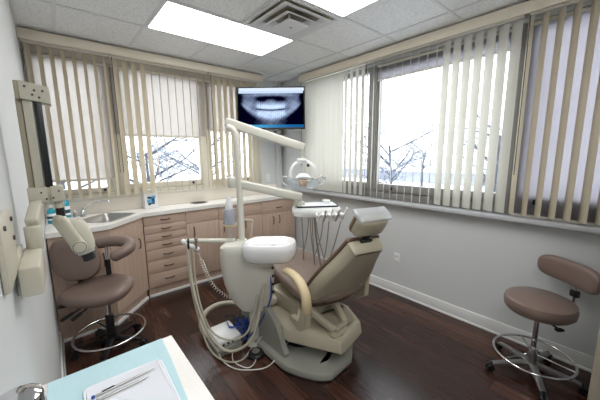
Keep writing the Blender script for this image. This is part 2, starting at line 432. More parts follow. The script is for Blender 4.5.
tree(15, 5.2, 4.6, 21, 'frosted shrubby tree far across the snow, left of the wide right window', spread=.8)
tree(15.5, 2.2, 4.4, 22, 'frosted shrubby tree far across the snow, middle of the wide right window', spread=.8)
tree(16, -.6, 4.6, 23, 'frosted shrubby tree far across the snow behind the half closed vanes', spread=.8)
hs = thing('snowy_building', 'long low pale building across the snow outside the right windows', 'building', (26, 6, -1.0))
MB().bx(22, 30, -8, 22, -1, .0).build('wall', M['roof'], hs)
MB().prism([(21.5, .0), (30.5, .0), (26, .9)], -9, 23, mtx=Matrix(((1, 0, 0, 0), (0, 0, 1, 0), (0, 1, 0, 0), (0, 0, 0, 1)))).build('roof', M['snow'], hs)

# ------------------------------------------------------------------ roller shades, valances, vertical blinds
def shade(label, axis, a0, a1, z0, z1, at, m, wand=False):
    a0, a1 = min(a0, a1), max(a0, a1); c = (a0+a1)/2
    loc = (c, at, z1) if axis == 0 else (at, c, z1)
    t = thing('roller_shade', label, 'roller shade', loc, group='roller shades behind the vertical blinds')
    def bb(b, q0, q1, za, zb, d0, d1, bev=0):
        return b.bx(q0, q1, at+d0, at+d1, za, zb, bev) if axis == 0 else b.bx(at+d0, at+d1, q0, q1, za, zb, bev)
    bb(MB(), a0, a1, z0, z1, 0, .0015).build('fabric', m, t)
    bb(MB(), a0, a1, z0-.022, z0, -.005, .006, .003).build('bottom_bar', M['frame'], t)
    b = MB(); p, q = (V(a0, at+.01, z1+.01), V(a1, at+.01, z1+.01)) if axis == 0 else (V(at+.01, a0, z1+.01), V(at+.01, a1, z1+.01))
    b.cyl(p, q, .018).build('roller', M['frame'], t)
    b = MB(); p = V(a0+.012, at-.012, z1) if axis == 0 else V(at-.012, a1-.012, z1)
    b.tube([p, p-V(0, 0, .5), p-V(0, 0, 1.15)], .0025, 5).build('cord', M['black'], t)
shade('shade pulled almost down over the left back window', 0, -3.0, -2.37, 1.385, ZT-.03, .155, M['shade'])
shade('shade half down over the middle back window', 0, -2.335, -1.285, 1.875, ZT-.03, .155, M['shade'])
shade('shade half down over the narrow back window near the television', 0, -1.255, -.51, 1.97, ZT-.03, .155, M['shade'])
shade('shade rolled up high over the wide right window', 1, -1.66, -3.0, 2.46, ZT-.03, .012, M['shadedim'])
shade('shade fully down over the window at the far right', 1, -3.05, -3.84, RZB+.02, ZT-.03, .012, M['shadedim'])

def valance(label, axis, a0, a1):
    loc = ((a0+a1)/2, BY, 2.65) if axis == 0 else (0, (a0+a1)/2, 2.65)
    t = thing('blind_valance', label, 'valance', loc)
    if axis == 0:
        MB().bx(a0, a1, -.10, -.082, 2.652, 2.738, .004).build('front_board', M['valance'], t)
        MB().bx(a0, a1, -.085, BY, 2.726, 2.737).build('top_board', M['valance'], t)
        MB().bx(a1-.012, a1, -.082, BY, 2.653, 2.727).build('end_return', M['valance'], t)
    else:
        MB().bx(-.10, -.082, a0, a1, 2.652, 2.738, .004).build('front_board', M['valance'], t)
        MB().bx(-.085, 0, a0, a1, 2.726, 2.737).build('top_board', M['valance'], t)
        MB().bx(-.082, 0, a1-.012, a1, 2.653, 2.727).build('end_return', M['valance'], t)
valance('long cream valance board over the back window blinds', 0, WX, -.50)
valance('long cream valance board over the right window blinds', 1, -4.1, -.40)

SW = .089
def blinds(label, axis, at, a0, a1, pitch, theta, z0, z1, m, head=True):
    """vanes hang from a head rail; theta is each vane's bearing, degrees from +y towards +x"""
    loc = ((a0+a1)/2, at, z1) if axis == 0 else (at, (a0+a1)/2, z1)
    t = thing('vertical_blind', label, 'vertical blind', loc, group='vertical blinds')
    lo, hi = min(a0, a1), max(a0, a1)
    b = MB()
    if axis == 0: b.bx(lo, hi, at-.022, at+.022, z1+.012, z1+.045, .003)
    else: b.bx(at-.022, at+.022, lo, hi, z1+.012, z1+.045, .003)
    b.build('head_rail', M['frame'], t)
    n = int(round((hi-lo)/pitch)); proto = {}
    for i in range(n):
        a = lo+pitch*(i+.5)
        th = theta(a) if callable(theta) else theta
        mm = m(a) if callable(m) else m
        key = (round(th, 2), mm.name)
        if key not in proto:
            d = V(math.sin(math.radians(th)), math.cos(math.radians(th)), 0); nn = V(-d.y, d.x, 0)
            q = MB(); pts = [d*SW*(k/4-.5)+nn*.006*(1-(k/2-1)**2) for k in range(5)]
            q.rings([[p+V(0, 0, z) for p in pts]+[p+nn*.0007+V(0, 0, z) for p in pts[::-1]] for z in (z0, z1)])
            q.cyl((0, 0, z1-.004), (0, 0, z1+.016), .004, n=6)
            o = q.build('slat', mm); proto[key] = o; o.parent = t
        else:
            o = proto[key].copy(); COL.objects.link(o); o.parent = t
        o.location = (a-loc[0], 0, -loc[2]) if axis == 0 else (0, a-loc[1], -loc[2])
    if axis == 0: MB().tube([(lo+.01, at-.035, z1+.01), (lo+.012, at-.035, z1-.5), (lo+.014, at-.035, 1.45)], .003, 6).build('control_cord', M['bark'], t)
    else: MB().tube([(at-.035, hi-.01, z1+.01), (at-.035, hi-.012, z1-.6), (at-.035, hi-.012, 1.45)], .003, 6).build('control_cord', M['bark'], t)
    return t
ZV = 2.63
blinds('open beige vanes over the left back window beside the x-ray arm', 0, -.02, WX+.01, -2.355, .083, 23, 1.195, ZV, M['slat'])
blinds('vanes over the middle back window, thin edge-on towards the right', 0, -.02, -2.335, -1.30, .086,
       lambda a: 46 if a < -2.0 else 18.5, 1.195, ZV, M['slat'])
blinds('vanes over the narrow back window left of the television', 0, -.02, -1.27, -.515, .0865,
       60, 1.195, ZV, M['slat'])
blinds('nearly closed vanes coloured pale as if backlit at the corner end of the right wall', 1, -.045, -.425, -1.55, .0865,
       lambda a: -12 if a > -1.22 else 26, 1.125, ZV, M['slat_lit'])
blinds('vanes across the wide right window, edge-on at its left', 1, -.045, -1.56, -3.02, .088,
       lambda a: 60 if a > -2.40 else 25, 1.125, ZV, M['slat_lit'])
blinds('half open beige vanes over the window at the far right', 1, -.045, -3.05, -4.05, .086, 54, 1.125, ZV, M['slat'])

# ------------------------------------------------------------------ ceiling fixtures
def ceiling_light(label, x0, y0):
    t = thing('ceiling_light', label, 'ceiling light', (x0+T, y0+T/2, H), group='recessed ceiling lights')
    x1, y1 = x0+2*T, y0+T; w = .022
    MB().bx(x0, x1, y0, y0+w, H-.012, H-.001, .003).bx(x0, x1, y1-w, y1, H-.012, H-.001, .003).bx(x0, x0+w, y0+w, y1-w, H-.012, H-.001, .003).bx(x1-w, x1, y0+w, y1-w, H-.012, H-.001, .003).build('frame', M['grid'], t)
    MB().bx(x0+w, x1-w, y0+w, y1-w, H-.009, H-.002).build('diffuser_panel', M['lampglow'], t)
ceiling_light('long lit ceiling panel nearest the back windows', AX-2*T, AY-T)
ceiling_light('lit ceiling panel cut by the top edge, beyond the vent', AX-2*T, AY-3*T)
ceiling_light('added unseen lit panel behind the viewpoint nearest the left wall', AX-3*T, AY-6*T)  # unseen panel, added to brighten the foreground
vt = thing('air_vent', 'square white ceiling air diffuser between the two lit panels', 'air vent', (AX-T/2, AY-1.5*T, H))
cx, cy = AX-T/2, AY-1.5*T
def sqring(b, r0, z0, r1, z1, t=.006):
    c = [[V(cx+sx*r, cy+sy*r, z) for sx, sy in ((1, 1), (-1, 1), (-1, -1), (1, -1))] for r, z in ((r0, z0), (r1, z1), (r1-t, z1), (r0-t, z0))]
    return b.rings(c, loop=True)
MB().bx(cx-.30, cx+.30, cy-.30, cy-.262, H-.014, H-.001, .003).bx(cx-.30, cx+.30, cy+.262, cy+.30, H-.014, H-.001, .003).bx(cx-.30, cx-.262, cy-.262, cy+.262, H-.014, H-.001, .003).bx(cx+.262, cx+.30, cy-.262, cy+.262, H-.014, H-.001, .003).build('frame', M['grid'], vt)
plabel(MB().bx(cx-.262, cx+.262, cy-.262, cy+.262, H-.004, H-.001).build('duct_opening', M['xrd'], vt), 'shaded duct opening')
sqring(MB(), .185, H-.006, .262, H-.034, .012).build('louvre_ring', M['grid'], vt)
sqring(MB(), .11, H-.01, .19, H-.05, .012).build('louvre_ring', M['grid'], vt)
MB().box((cx, cy, H-.056), (.215, .215, .012), None, .004).build('centre_plate', M['grid'], vt)
MB().cyl((cx, cy, H-.070), (cx, cy, H-.06), .008, n=12).build('screw_knob', M['steel'], vt)
for k, (sx, sy) in enumerate(((1, 1), (-1, -1))):
    MB().bx(cx+sx*.09-.006, cx+sx*.09+.006, cy+sy*.09-.006, cy+sy*.09+.006, H-.05, H-.002).build('bracket', M['steel'], vt)

# ------------------------------------------------------------------ cabinets
def bow(b, p, q, out, r=.0055):
    p, q, out = Vector(p), Vector(q), Vector(out)
    return b.tube(spline([p, p+out*.8+(q-p)*.12, (p+q)/2+out, q+out*.8-(q-p)*.12, q], 4), r, 8)
CF = -.23
def cabinet(label, x0, x1, fronts, y=CF):
    t = thing('base_cabinet', label, 'cabinet', ((x0+x1)/2, y, 0), group='wood laminate base cabinets')
    MB().bx(x0+.001, x1-.001, y+.021, BY-.002, .115, .963).bx(x0+.001, x1-.001, y+.03, BY-.002, .0, .115).build('carcass', M['wood'], t)
    MB().bx(x0+.001, x1-.001, y+.012, y+.03, 0, .028, .003).build('toe_strip', M['trim'], t)
    for kind, a0, a1, z0, z1, hnd in fronts:
        f = MB().bx(a0+.002, a1-.002, y, y+.02, z0+.0025, z1-.0025, .002).build(kind, M['woodh'] if kind == 'drawer' else M['wood'], t)
        if kind == 'drawer' and hnd is not None:
            c = (a0+a1)/2; z = (z0+z1)/2+hnd; bow(MB(), (c-.05, y, z), (c+.05, y, z), (0, -.022, -.004)).build('handle', M['bronze'], f)
        elif kind == 'door' and hnd is not None:
            bow(MB(), (hnd, y, z1-.17), (hnd, y, z1-.05), (0, -.024, 0)).build('handle', M['bronze'], f)
    return t
x0, x1 = -2.215, -1.752
zz = [.963, .855, .755, .662, .565, .432, .285, .118]
cabinet('seven drawer cabinet right of the diagonal sink cabinet', x0, x1, [('drawer', x0, x1, zz[i+1], zz[i], 0) for i in range(7)])
x0, x1 = -1.752, -1.335
cabinet('cabinet with one drawer front and one door beside the seven drawers', x0, x1, [('drawer', x0, x1, .805, .963, None), ('door', x0, x1, .118, .805, -1.665)])
x0, x1 = -1.335, -.665
cabinet('wide cabinet behind the white chair-side post', x0, x1, [('drawer', x0, x1, .785, .963, None), ('door', x0, -1.0, .118, .785, -1.275), ('door', -1.0, x1, .118, .785, -.95)])
x0, x1 = -.665, -.055
cabinet('cabinet at the window corner with one wide drawer over two doors', x0, x1, [('drawer', x0, x1, .765, .963, -.02), ('door', x0, -.42, .118, .765, -.475), ('door', -.42, x1, .118, .765, -.365)])
t = thing('base_cabinet', 'deep cabinet against the left wall behind the padded stool', 'cabinet', (-2.8, -.61, 0), group='wood laminate base cabinets')
MB().bx(WX+.004, -2.582, -.59, BY-.002, .115, .832).bx(WX+.004, -2.582, -.575, BY-.002, 0, .115).build('carcass', M['wood'], t)
MB().bx(WX+.02, -2.582, -.593, -.575, 0, .028, .003).build('toe_strip', M['trim'], t)
MB().bx(WX+.008, -2.584, -.61, -.59, .80, .961, .002).build('false_front', M['wood'], t)
f = MB().bx(WX+.008, -2.584, -.61, -.59, .12, .795, .002).build('door', M['wood'], t)
bow(MB(), (-2.64, -.61, .62), (-2.64, -.61, .75), (0, -.024, 0)).build('handle', M['bronze'], f)
t = thing('base_cabinet', 'diagonal cabinet under the steel sink', 'cabinet', (-2.41, -.42, 0), group='wood laminate base cabinets')
P0, P1 = V(-2.582, -.61, 0), V(-2.217, -.225, 0); dv = (P1-P0).normalized(); nv = V(-dv.y, dv.x, 0)
def dg(a, o): q = P0+dv*a+nv*o; return (q.x, q.y)
Ld = (P1-P0).length
MB().prism([dg(.0, .021), dg(Ld, .021), (-2.217, BY-.002), (-2.582, BY-.002)][:4], .115, .80).prism([dg(.0, .03), dg(Ld, .03), (-2.217, BY-.002), (-2.582, BY-.002)], 0, .115).build('carcass', M['wood'], t)
MB().prism([dg(0, .012), dg(Ld, .012), dg(Ld, .03), dg(0, .03)], 0, .028).build('toe_strip', M['trim'], t)
MB().prism([dg(.006, 0), dg(Ld-.006, 0), dg(Ld-.006, .02), dg(.006, .02)], .78, .961).build('false_front', M['woodh'], t)
f = MB().prism([dg(.006, 0), dg(Ld-.006, 0), dg(Ld-.006, .02), dg(.006, .02)], .12, .775).build('door', M['wood'], t)
a, b_ = P0+dv*.42+V(0, 0, .64), P0+dv*.42+V(0, 0, .75)
bow(MB(), a, b_, -nv*.024).build('handle', M['bronze'], f)

# ------------------------------------------------------------------ worktop, sink, tap
SC = V(-2.545, -.225, 0); su = V(.68, .733, 0); sv = V(-.733, .68, 0)
def sk(a, b): q = SC+su*a+sv*b; return (q.x, q.y)
hole = [sk(*p) for p in rrect(.215, .165, .05)]
hx, hy = -1.48, .03
hole2 = [(hx+.106*math.cos(2*PI*k/28), hy+.09*math.sin(2*PI*k/28)) for k in range(28)]
outer = [(WX+.003, BY-.001), (WX+.003, -.632), (-2.59, -.632), (-2.572, -.626), (-2.222, -.258), (-2.205, -.25), (-.003, -.25), (-.003, BY-.001)]
wt = thing('worktop', 'pale speckled worktop running along the back windows', 'worktop', (-1.5, -.05, .965))
MB().prism(outer, .965, 1.005, [hole, hole2]).build('slab', M['worktop'], wt)
MB().bx(WX+.003, -.145, BY-.022, BY-.001, 1.005, 1.15, .002).build('backsplash', M['splash'], wt)
s = thing('sink', 'stainless steel sink set diagonally in the worktop', 'sink', (SC.x, SC.y, 1.005))
rim = [[Vector((*sk(*p), z)) for p in rrect(a, b, r)] for a, b, r, z in ((.235, .185, .06, 1.006), (.234, .184, .06, 1.010), (.213, .163, .05, 1.010), (.208, .158, .05, .995), (.19, .14, .06, .86), (.15, .10, .06, .842))]
inn = [[v-V(0, 0, .003) if i > 2 else v for v in r] for i, r in enumerate(rim)]
MB().rings(rim, cap=False).prism([sk(*p) for p in rrect(.15, .10, .06)], .839, .8425).build('basin', M['steel'], s)
MB().lathe([(.0, .8425), (.03, .8425), (.034, .8455), (.02, .8455), (.012, .843), (0, .843)], (SC.x, SC.y, 0), 20).build('drain', M['chrome'], s)
b = MB().obb((*sk(.02, -.16), 1.0), (*sk(.02, -.158), 1.0), .05, .02)
q = thing('tap', 'chrome swan neck tap behind the sink', 'tap', (-2.72, .0, 1.005))
MB().lathe([(.0, 1.0055), (.03, 1.0055), (.03, 1.012), (.022, 1.02), (.020, 1.065), (.012, 1.075), (0, 1.077)], (-2.72, .0, 0), 20).build('body', M['chrome'], q)
MB().tube(spline([(-2.72, 0, 1.05), (-2.715, -.0, 1.09), (-2.66, -.03, 1.135), (-2.56, -.085, 1.165), (-2.51, -.11, 1.165), (-2.495, -.12, 1.145)], 6), .010, 10).build('spout', M['chrome'], q)
MB().tube(spline([(-2.72, 0, 1.07), (-2.70, -.01, 1.10), (-2.655, -.02, 1.15)], 5), .007, 8, flat=1.4).build('lever', M['chrome'], q)
MB().cyl((-2.79, .03, 1.0055), (-2.79, .03, 1.06), .016, .012, 16).ball((-2.79, .03, 1.065), .014).build('side_knob', M['chrome'], q)
r = thing('waste_chute_ring', 'dark round steel waste opening in the worktop', 'waste chute', (hx, hy, 1.005))
E2 = Matrix.Translation((hx, hy, 0)) @ Matrix.Diagonal((1, .85, 1, 1))
MB().lathe([(.104, .968), (.104, 1.005), (.118, 1.006), (.117, 1.0085), (.098, 1.007), (.096, .968)], n=36, mtx=E2, cap=False).build('ring', M['steel'], r)
MB().lathe([(0, .967), (.097, .967), (.097, .970), (0, .972)], n=30, mtx=E2).build('flap', M['dkgreen'], r)

def bottle(label, x, y, z, r, h, teal):
    t = thing('soap_bottle', label, 'bottle', (x, y, z))
    MB().lathe([(0, z), (r*.94, z), (r, z+.008), (r, z+h*.62), (r*.92, z+h*.72), (r*.4, z+h*.82), (r*.36, z+h*.88), (0, z+h*.88)], (x, y, 0), 24).build('bottle_body', M['teal'], t)
    MB().lathe([(r*1.008, z+h*.2), (r*1.012, z+h*.2), (r*1.012, z+h*.56), (r*1.008, z+h*.56)], (x, y, 0), 24, cap=False).build('label', M['label'], t)
    MB().lathe([(r*1.014, z+h*.28), (r*1.018, z+h*.28), (r*1.018, z+h*.42), (r*1.014, z+h*.42)], (x, y, 0), 24, cap=False).build('label_band', M['ink'], t)
    MB().cyl((x, y, z+h*.87), (x, y, z+h), r*.42, r*.4, 16).build('cap', M['white'], t)
bottle('teal soap bottle with white label left of the tap', -2.865, -.06, 1.0055, .045, .25, 1)
bottle('smaller teal bottle half hidden by the x-ray arm', -2.965, -.17, 1.0055, .034, .17, 1)
t = thing('wipes_box', 'white carton with a blue print standing at the backsplash', 'box', (-2.06, .06, 1.0055))
m_ = Matrix.Translation((-2.06, .065, 1.0055)) @ Matrix.Rotation(.12, 4, 'Z')
def bxm(b, c, d, bev=0): 
    q = MB().box(c, d, None, bev); b._merge(q.bm, m_); return b
bxm(MB(), (0, 0, .1127), (.15, .09, .225), .002).build('carton', M['white'], t)
b = MB()
for cx_, cz, sx, sz in ((-.02, .13, .05, .025), (.02, .1, .03, .05), (-.025, .055, .03, .03), (.015, .06, .045, .02)):
    bxm(b, (cx_, -.0455, cz), (sx, .001, sz))
b.build('dark_print', M['ink'], t)
b = MB()
for cx_, cz, sx, sz in ((.01, .1, .06, .07), (-.035, .09, .03, .04), (.03, .135, .04, .03)): bxm(b, (cx_, -.0452, cz), (sx, .0006, sz))
b.build('blue_print', M['inkb'], t)
bxm(MB(), (-.01, 0, .226), (.05, .035, .004)).build('dispensing_slot', M['label'], t)

# ------------------------------------------------------------------ outlets
def outlet(label, p, axis):
    t = thing('wall_outlet', label, 'power outlet', p, group='power outlets')
    x, y, z = p
    def bb(b, a0, a1, z0, z1, d0, d1, bev=0):
        return b.bx(x+a0, x+a1, y-d1, y-d0, z+z0, z+z1, bev) if axis == 0 else b.bx(x-d1, x-d0, y+a0, y+a1, z+z0, z+z1, bev)
    bb(MB(), -.038, .038, -.06, .06, .0, .006, .002).build('cover_plate', M['trim'], t)
    for s_ in (-.026, .026):
        k = bb(MB(), -.017, .017, s_-.018, s_+.018, .006, .009, .001).build('socket', M['white'], t)
        b = MB()
        for a in (-.007, .007): bb(b, a-.0015, a+.0015, s_-.004, s_+.008, .0088, .0094)
        bb(b, -.003, .003, s_-.012, s_-.007, .0088, .0094)
        b.build('slots', M['black'], k)
outlet('white power outlet low on the right wall', (0, -2.015, .437), 1)
outlet('white power outlet above the worktop under the television', (-.29, BY, 1.262), 0)

# ------------------------------------------------------------------ television with the x-ray picture
tv = thing('wall_television', 'black television in the window corner showing a dental x-ray', 'television', (-.61, -.44, 2.235))
tn = V(-.652, -.758, 0); tu = V(.758, -.652, 0); TC = V(-.613, -.44, 2.236); TW, TH = .905, .545
TM = frame_mtx(TC, tu, V(0, 0, 1), tn)          # local x right, y up, z towards the room
def tvb(c, d, bev=0): 
    q = MB().box(c, d, None, bev); b = MB(); b._merge(q.bm, TM); return b
b = tvb((0, 0, -.03), (TW, TH, .05), .006)
b.build('housing', M['black'], tv)
b = MB()
for c, d in (((0, TH/2-.007, -.002), (TW, .014, .012)), ((0, -TH/2+.011, -.002), (TW, .022, .012)), ((-TW/2+.007, 0, -.002), (.014, TH-.03, .012)), ((TW/2-.007, 0, -.002), (.014, TH-.03, .012))):
    b._merge(MB().box(c, d, None, .002).bm, TM)
b.build('bezel', M['black'], tv)
def xray(u, v):
    """brightness and colour of the picture at u right, v up"""
    def G(x, s): return math.exp(-(x/s)**2)
    if v > .925: return (.80, .86, .95) if u > .02 else (.2, .25, .3)
    if v > .865: return (.70, .80, .93) if .015 < u < .985 else (.03, .04, .07)
    if v < .075: return (.06+.12*G(u-.35, .3), .25+.25*G(u-.3, .35), .45+.25*G(u-.3, .4)) if u > .2 else (.7, .82, .92)
    if u < .045 or u > .955: return (.012, .018, .03)
    uu = (u-.5)/.455; au = abs(uu); v = v+.02
    jaw = .215+.36*uu*uu                       # lower edge of the jaw
    b = .24*G(uu, .75)+.24
    b += .28*G(v-jaw-.07, .06)*(1-.45*au)      # bone of the jaw
    b += .22*G(v-.60, .12)*G(au-.78, .20)      # ramus on both sides
    b -= .40*(1/(1+math.exp((v-jaw+.02)*45)))*(.35+.65*min(1, au*1.5))
    b -= .62*G(v-.745, .075)*G(au-.30, .20)    # air spaces above the upper teeth
    b -= .45*G(v-.79, .06)*G(uu, .22)
    b += .22*G(v-.84, .035)*G(uu, .8)
    b -= .40*G(v-.40, .13)*G(au-.98, .13)
    b -= .30*G(au-1.0, .07)
    bite = .465+.13*uu*uu
    if au < .56:
        e = 1/(1+math.exp((au-.47)*40)); w = .068; ph = (au/w) % 1.0; gap = (abs(ph-.5)*2)**6
        up = G(v-(bite+.075), .065); lo = G(v-(bite-.075), .06)
        b += e*(.56*up+.46*lo)*(1-.75*gap)
        b -= e*.16*gap*(G(v-(bite+.19), .07)+G(v-(bite-.17), .06))
        b += e*.13*(1-gap)*(G(v-(bite+.17), .07)+G(v-(bite-.16), .05))
        b -= e*.75*G(v-bite, .014)
    b += .035*math.sin(u*47+v*13)*math.sin(v*31-u*11)+.025*math.sin(u*93-v*57)
    b = max(.015, min(1.0, b))
    return (b*.78, b*.90, min(1, b*1.04+.05))
bm = bmesh.new(); nx, ny = 168, 100; cl = bm.loops.layers.float_color.new('picture')
SX, SY = TW-.028, TH-.036
grid = [[bm.verts.new(TM @ V((i/nx-.5)*SX, (j/ny-.5)*SY+.004, .0005)-TC) for i in range(nx+1)] for j in range(ny+1)]
bm.verts.ensure_lookup_table()
for j in range(ny):
    for i in range(nx):
        f = bm.faces.new((grid[j][i], grid[j][i+1], grid[j+1][i+1], grid[j+1][i]))
        for lp, (di, dj) in zip(f.loops, ((0, 0), (1, 0), (1, 1), (0, 1))):
            c = xray((i+di)/nx, (j+dj)/ny); lp[cl] = (*[min(1, max(0, q))**1.7 for q in c], 1)
me = bpy.data.meshes.new('screen'); bm.to_mesh(me); bm.free()
so = bpy.data.objects.new('screen', me); COL.objects.link(so); so.parent = tv; so.location = TC-V(-.61, -.44, 2.235)
sm = bpy.data.materials.new('screen_picture'); sm.use_nodes = True; nt = sm.node_tree; nt.nodes.remove(nt.nodes['Principled BSDF'])
at = nt.nodes.new('ShaderNodeVertexColor'); at.layer_name = 'picture'; em = nt.nodes.new('ShaderNodeEmission'); em.inputs[1].default_value = 1.0
nt.links.new(at.outputs[0], em.inputs[0]); nt.links.new(em.outputs[0], nt.nodes['Material Output'].inputs['Surface']); me.materials.append(sm)
plabel(so, 'screen showing a grey-blue panoramic dental x-ray')
b = MB().obb(TC-tn*.05, V(-.10, .06, 2.236), .05, .06, .005).obb(TC-tn*.05+V(0, 0, .12), TC-tn*.05-V(0, 0, .12), .12, .02)
b.build('wall_mount_arm', M['black'], tv)

# ------------------------------------------------------------------ dental patient chair (feet towards the back windows)
ch = thing('dental_chair', 'beige and brown reclining patient chair in the middle of the room', 'dental chair', (-1.36, -1.9, 0))
AXX = -1.36
# floor plate
pl = sl2([(-1.745, -2.05), (-1.72, -2.2), (-1.63, -2.37), (-1.55, -2.44), (-1.51, -2.445), (-1.31, -2.425), (-1.27, -2.41), (-1.14, -2.31), (-1.11, -2.27), (-1.06, -2.1), (-1.04, -1.7), (-1.12, -1.35), (-1.36, -1.22), (-1.62, -1.30), (-1.73, -1.6)], 5)
MB().slab(pl, [(.012, .0), (.004, .0), (.004, .014), (.012, .016)]).build('rubber_foot_edge', M['black'], ch)
MB().slab(pl, [(.0, .014), (.0, .05), (.006, .058), (.05, .066), (.12, .082)]).build('floor_plate', M['basep'], ch)
# lift column and its cover
MB().slab(sl2([(-1.60, -1.55), (-1.60, -1.95), (-1.50, -2.12), (-1.24, -2.12), (-1.16, -1.95), (-1.16, -1.55)], 5), [(0, .07), (0, .2), (.02, .24)]).build('lift_column', M['dkgreen'], ch)
fin = [(-2.06, .06), (-2.05, .17), (-1.99, .28), (-1.90, .36), (-1.78, .40), (-1.60, .40), (-1.50, .36), (-1.46, .06)]
MB().prism(sl2(fin, 5), -1.70, -1.655, mtx=Matrix(((0, 0, 1, 0), (1, 0, 0, 0), (0, 1, 0, 0), (0, 0, 0, 1)))).build('side_cover', M['basep'], ch)
cs = sl2([(-1.64, -1.62), (-1.655, -1.95), (-1.655, -2.06), (-1.63, -2.13), (-1.485, -2.40), (-1.46, -2.445), (-1.42, -2.46), (-1.17, -2.405), (-1.12, -2.385), (-1.09, -2.34), (-1.01, -2.18), (-1.0, -2.1), (-1.04, -1.62), (-1.2, -1.45), (-1.5, -1.45)], 5)
MB().slab(cs, [(.05, .17), (.008, .176), (0, .186), (.012, .262), (.022, .275), (.045, .285), (.07, .289)]).build('lift_casting', M['creamb'], ch)
MB().slab(sl2([(-1.47, -2.38), (-1.38, -2.41), (-1.28, -2.36), (-1.25, -2.2), (-1.4, -2.2)], 4), [(0, .28), (0, .294), (.008, .298)]).build('service_plate', M['creamb'], ch)
b = MB()
for p in ((-1.43, -2.33), (-1.3, -2.33)): b.cyl((*p, .296), (*p, .301), .012, n=12)
b.build('screw_cap', M['steel'], ch)
b = MB()
for p, q in (((-1.52, -2.12), (-1.42, -2.36)), ((-1.2, -2.1), (-1.28, -2.34))): b.obb((*p, .46), (*q, .31), .045, .05, .01)
b.obb((-1.42, -2.36, .312), (-1.28, -2.34, .312), .05, .04, .012).build('back_tilt_link', M['creamb'], ch)
# seat shell and cushion
def rrow(y, z, hw, t, e=3.2, n=36):      # cross-section of the seat across x
    return [V(AXX+hw*math.copysign(abs(math.cos(a))**(2/e), math.cos(a)), y, z+t/2*math.copysign(abs(math.sin(a))**(2/e), math.sin(a))) for a in [2*PI*k/n for k in range(n)]]
st = [(-2.30, .555, .10, .03), (-2.27, .555, .22, .09), (-2.20, .55, .268, .125), (-2.05, .535, .285, .14), (-1.85, .525, .285, .15), (-1.65, .525, .275, .145), (-1.45, .535, .255, .13), (-1.25, .53, .235, .12), (-1.05, .51, .215, .105), (-.93, .50, .20, .10), (-.86, .497, .17, .08), (-.84, .497, .10, .03)]
MB().rings([rrow(*q) for q in st]).build('seat_cushion', M['vinyl'], ch)
sh = [(-2.20, .455, .14, .03), (-2.16, .455, .20, .07), (-1.95, .445, .225, .10), (-1.6, .445, .215, .10), (-1.3, .46, .19, .08), (-1.0, .45, .17, .06), (-.93, .447, .12, .03)]
MB().rings([rrow(*q) for q in sh]).build('seat_shell', M['vinyld'], ch)
MB().bx(-1.50, -1.16, -2.1, -1.6, .275, .42, .02).build('seat_frame', M['creamb'], ch)
# armrests
for s_ in (-1, 1):
    X = AXX+(-.352 if s_ < 0 else .295); YO = .0 if s_ < 0 else .20
    pts = spline([(X, -2.03, .715), (X, -2.10, .745), (X, -2.22, .765), (X, -2.34, .755), (X, -2.42, .70), (X, -2.445, .62), (X+(-s_)*.01, -2.43, .56)], 6)
    pts = [p+V(0, YO, 0) for p in pts]; n = len(pts)
    MB().tube(pts, .034, 14, rad=[.010+.025*min(1, k/6) if k < n-3 else .035-.006*(k-n+3) for k in range(n)], flat=.75).build('armrest_pad', M['tan'], ch)
    a = MB().rings([[V(X-.02, y, z) for y, z in ((-2.41, .60), (-2.465, .58), (-2.455, .47), (-2.36, .395), (-2.20, .40), (-2.20, .44), (-2.34, .46))], [V(X+.02, y, z) for y, z in ((-2.41, .60), (-2.465, .58), (-2.455, .47), (-2.36, .395), (-2.20, .40), (-2.20, .44), (-2.34, .46))]])
    a.obb((X, -2.32, .425), (AXX+s_*.19, -2.05, .40), .06, .05, .012)
    a_ = a
    bmesh.ops.translate(a_.bm, vec=(0, YO, 0), verts=a_.bm.verts); a_.build('armrest_bracket', M['creamb'], ch)
# back: local frame u across, w up the back, n out of the rear shell
B0 = V(AXX, -2.225, .55); bw = V(0, -.405, .505).normalized(); bn = V(0, -.505, -.405); bu = V(1, 0, 0)
bn = bu.cross(bw); bn = -bn if bn.y > 0 else bn; bn.normalize(); bu = bw.cross(bn).normalized()
if bu.x < 0: bu = -bu
BM = frame_mtx(B0, bu, bw, bn)
bo = sl2([(-.12, -.05), (-.20, -.035), (-.240, .03), (-.242, .15), (-.208, .33), (-.155, .50), (-.132, .60), (-.105, .64), (.105, .64), (.132, .60), (.155, .50), (.208, .33), (.242, .15), (.240, .03), (.20, -.035), (.12, -.05)], 5)
MB().slab(bo, [(.03, -.092), (.008, -.084), (-.004, -.07), (-.004, -.056), (.006, -.046)], BM).build('back_cushion', M['vinyld'], ch)
bs = [(x*.985, .30+(y-.30)*.99) for x, y in bo]
MB().slab(bs, [(.012, -.052), (.0, -.05), (-.002, -.04), (.004, -.005), (.012, .02), (.022, .034), (.034, .040)], BM).build('back_shell', M['creamb'], ch, 75)
for u_, w_ in ((-.165, .13), (.165, .13)):
    b = MB(); b._merge(MB().cyl((u_, w_, .02), (u_, w_, .045), .011, n=14).bm, BM); b.build('shell_screw', M['steel'], ch)
b = MB(); b._merge(MB().box((0, .0, .02), (.16, .12, .06), None, .015).bm, BM); b.build('back_hinge_cover', M['creamb'], ch)
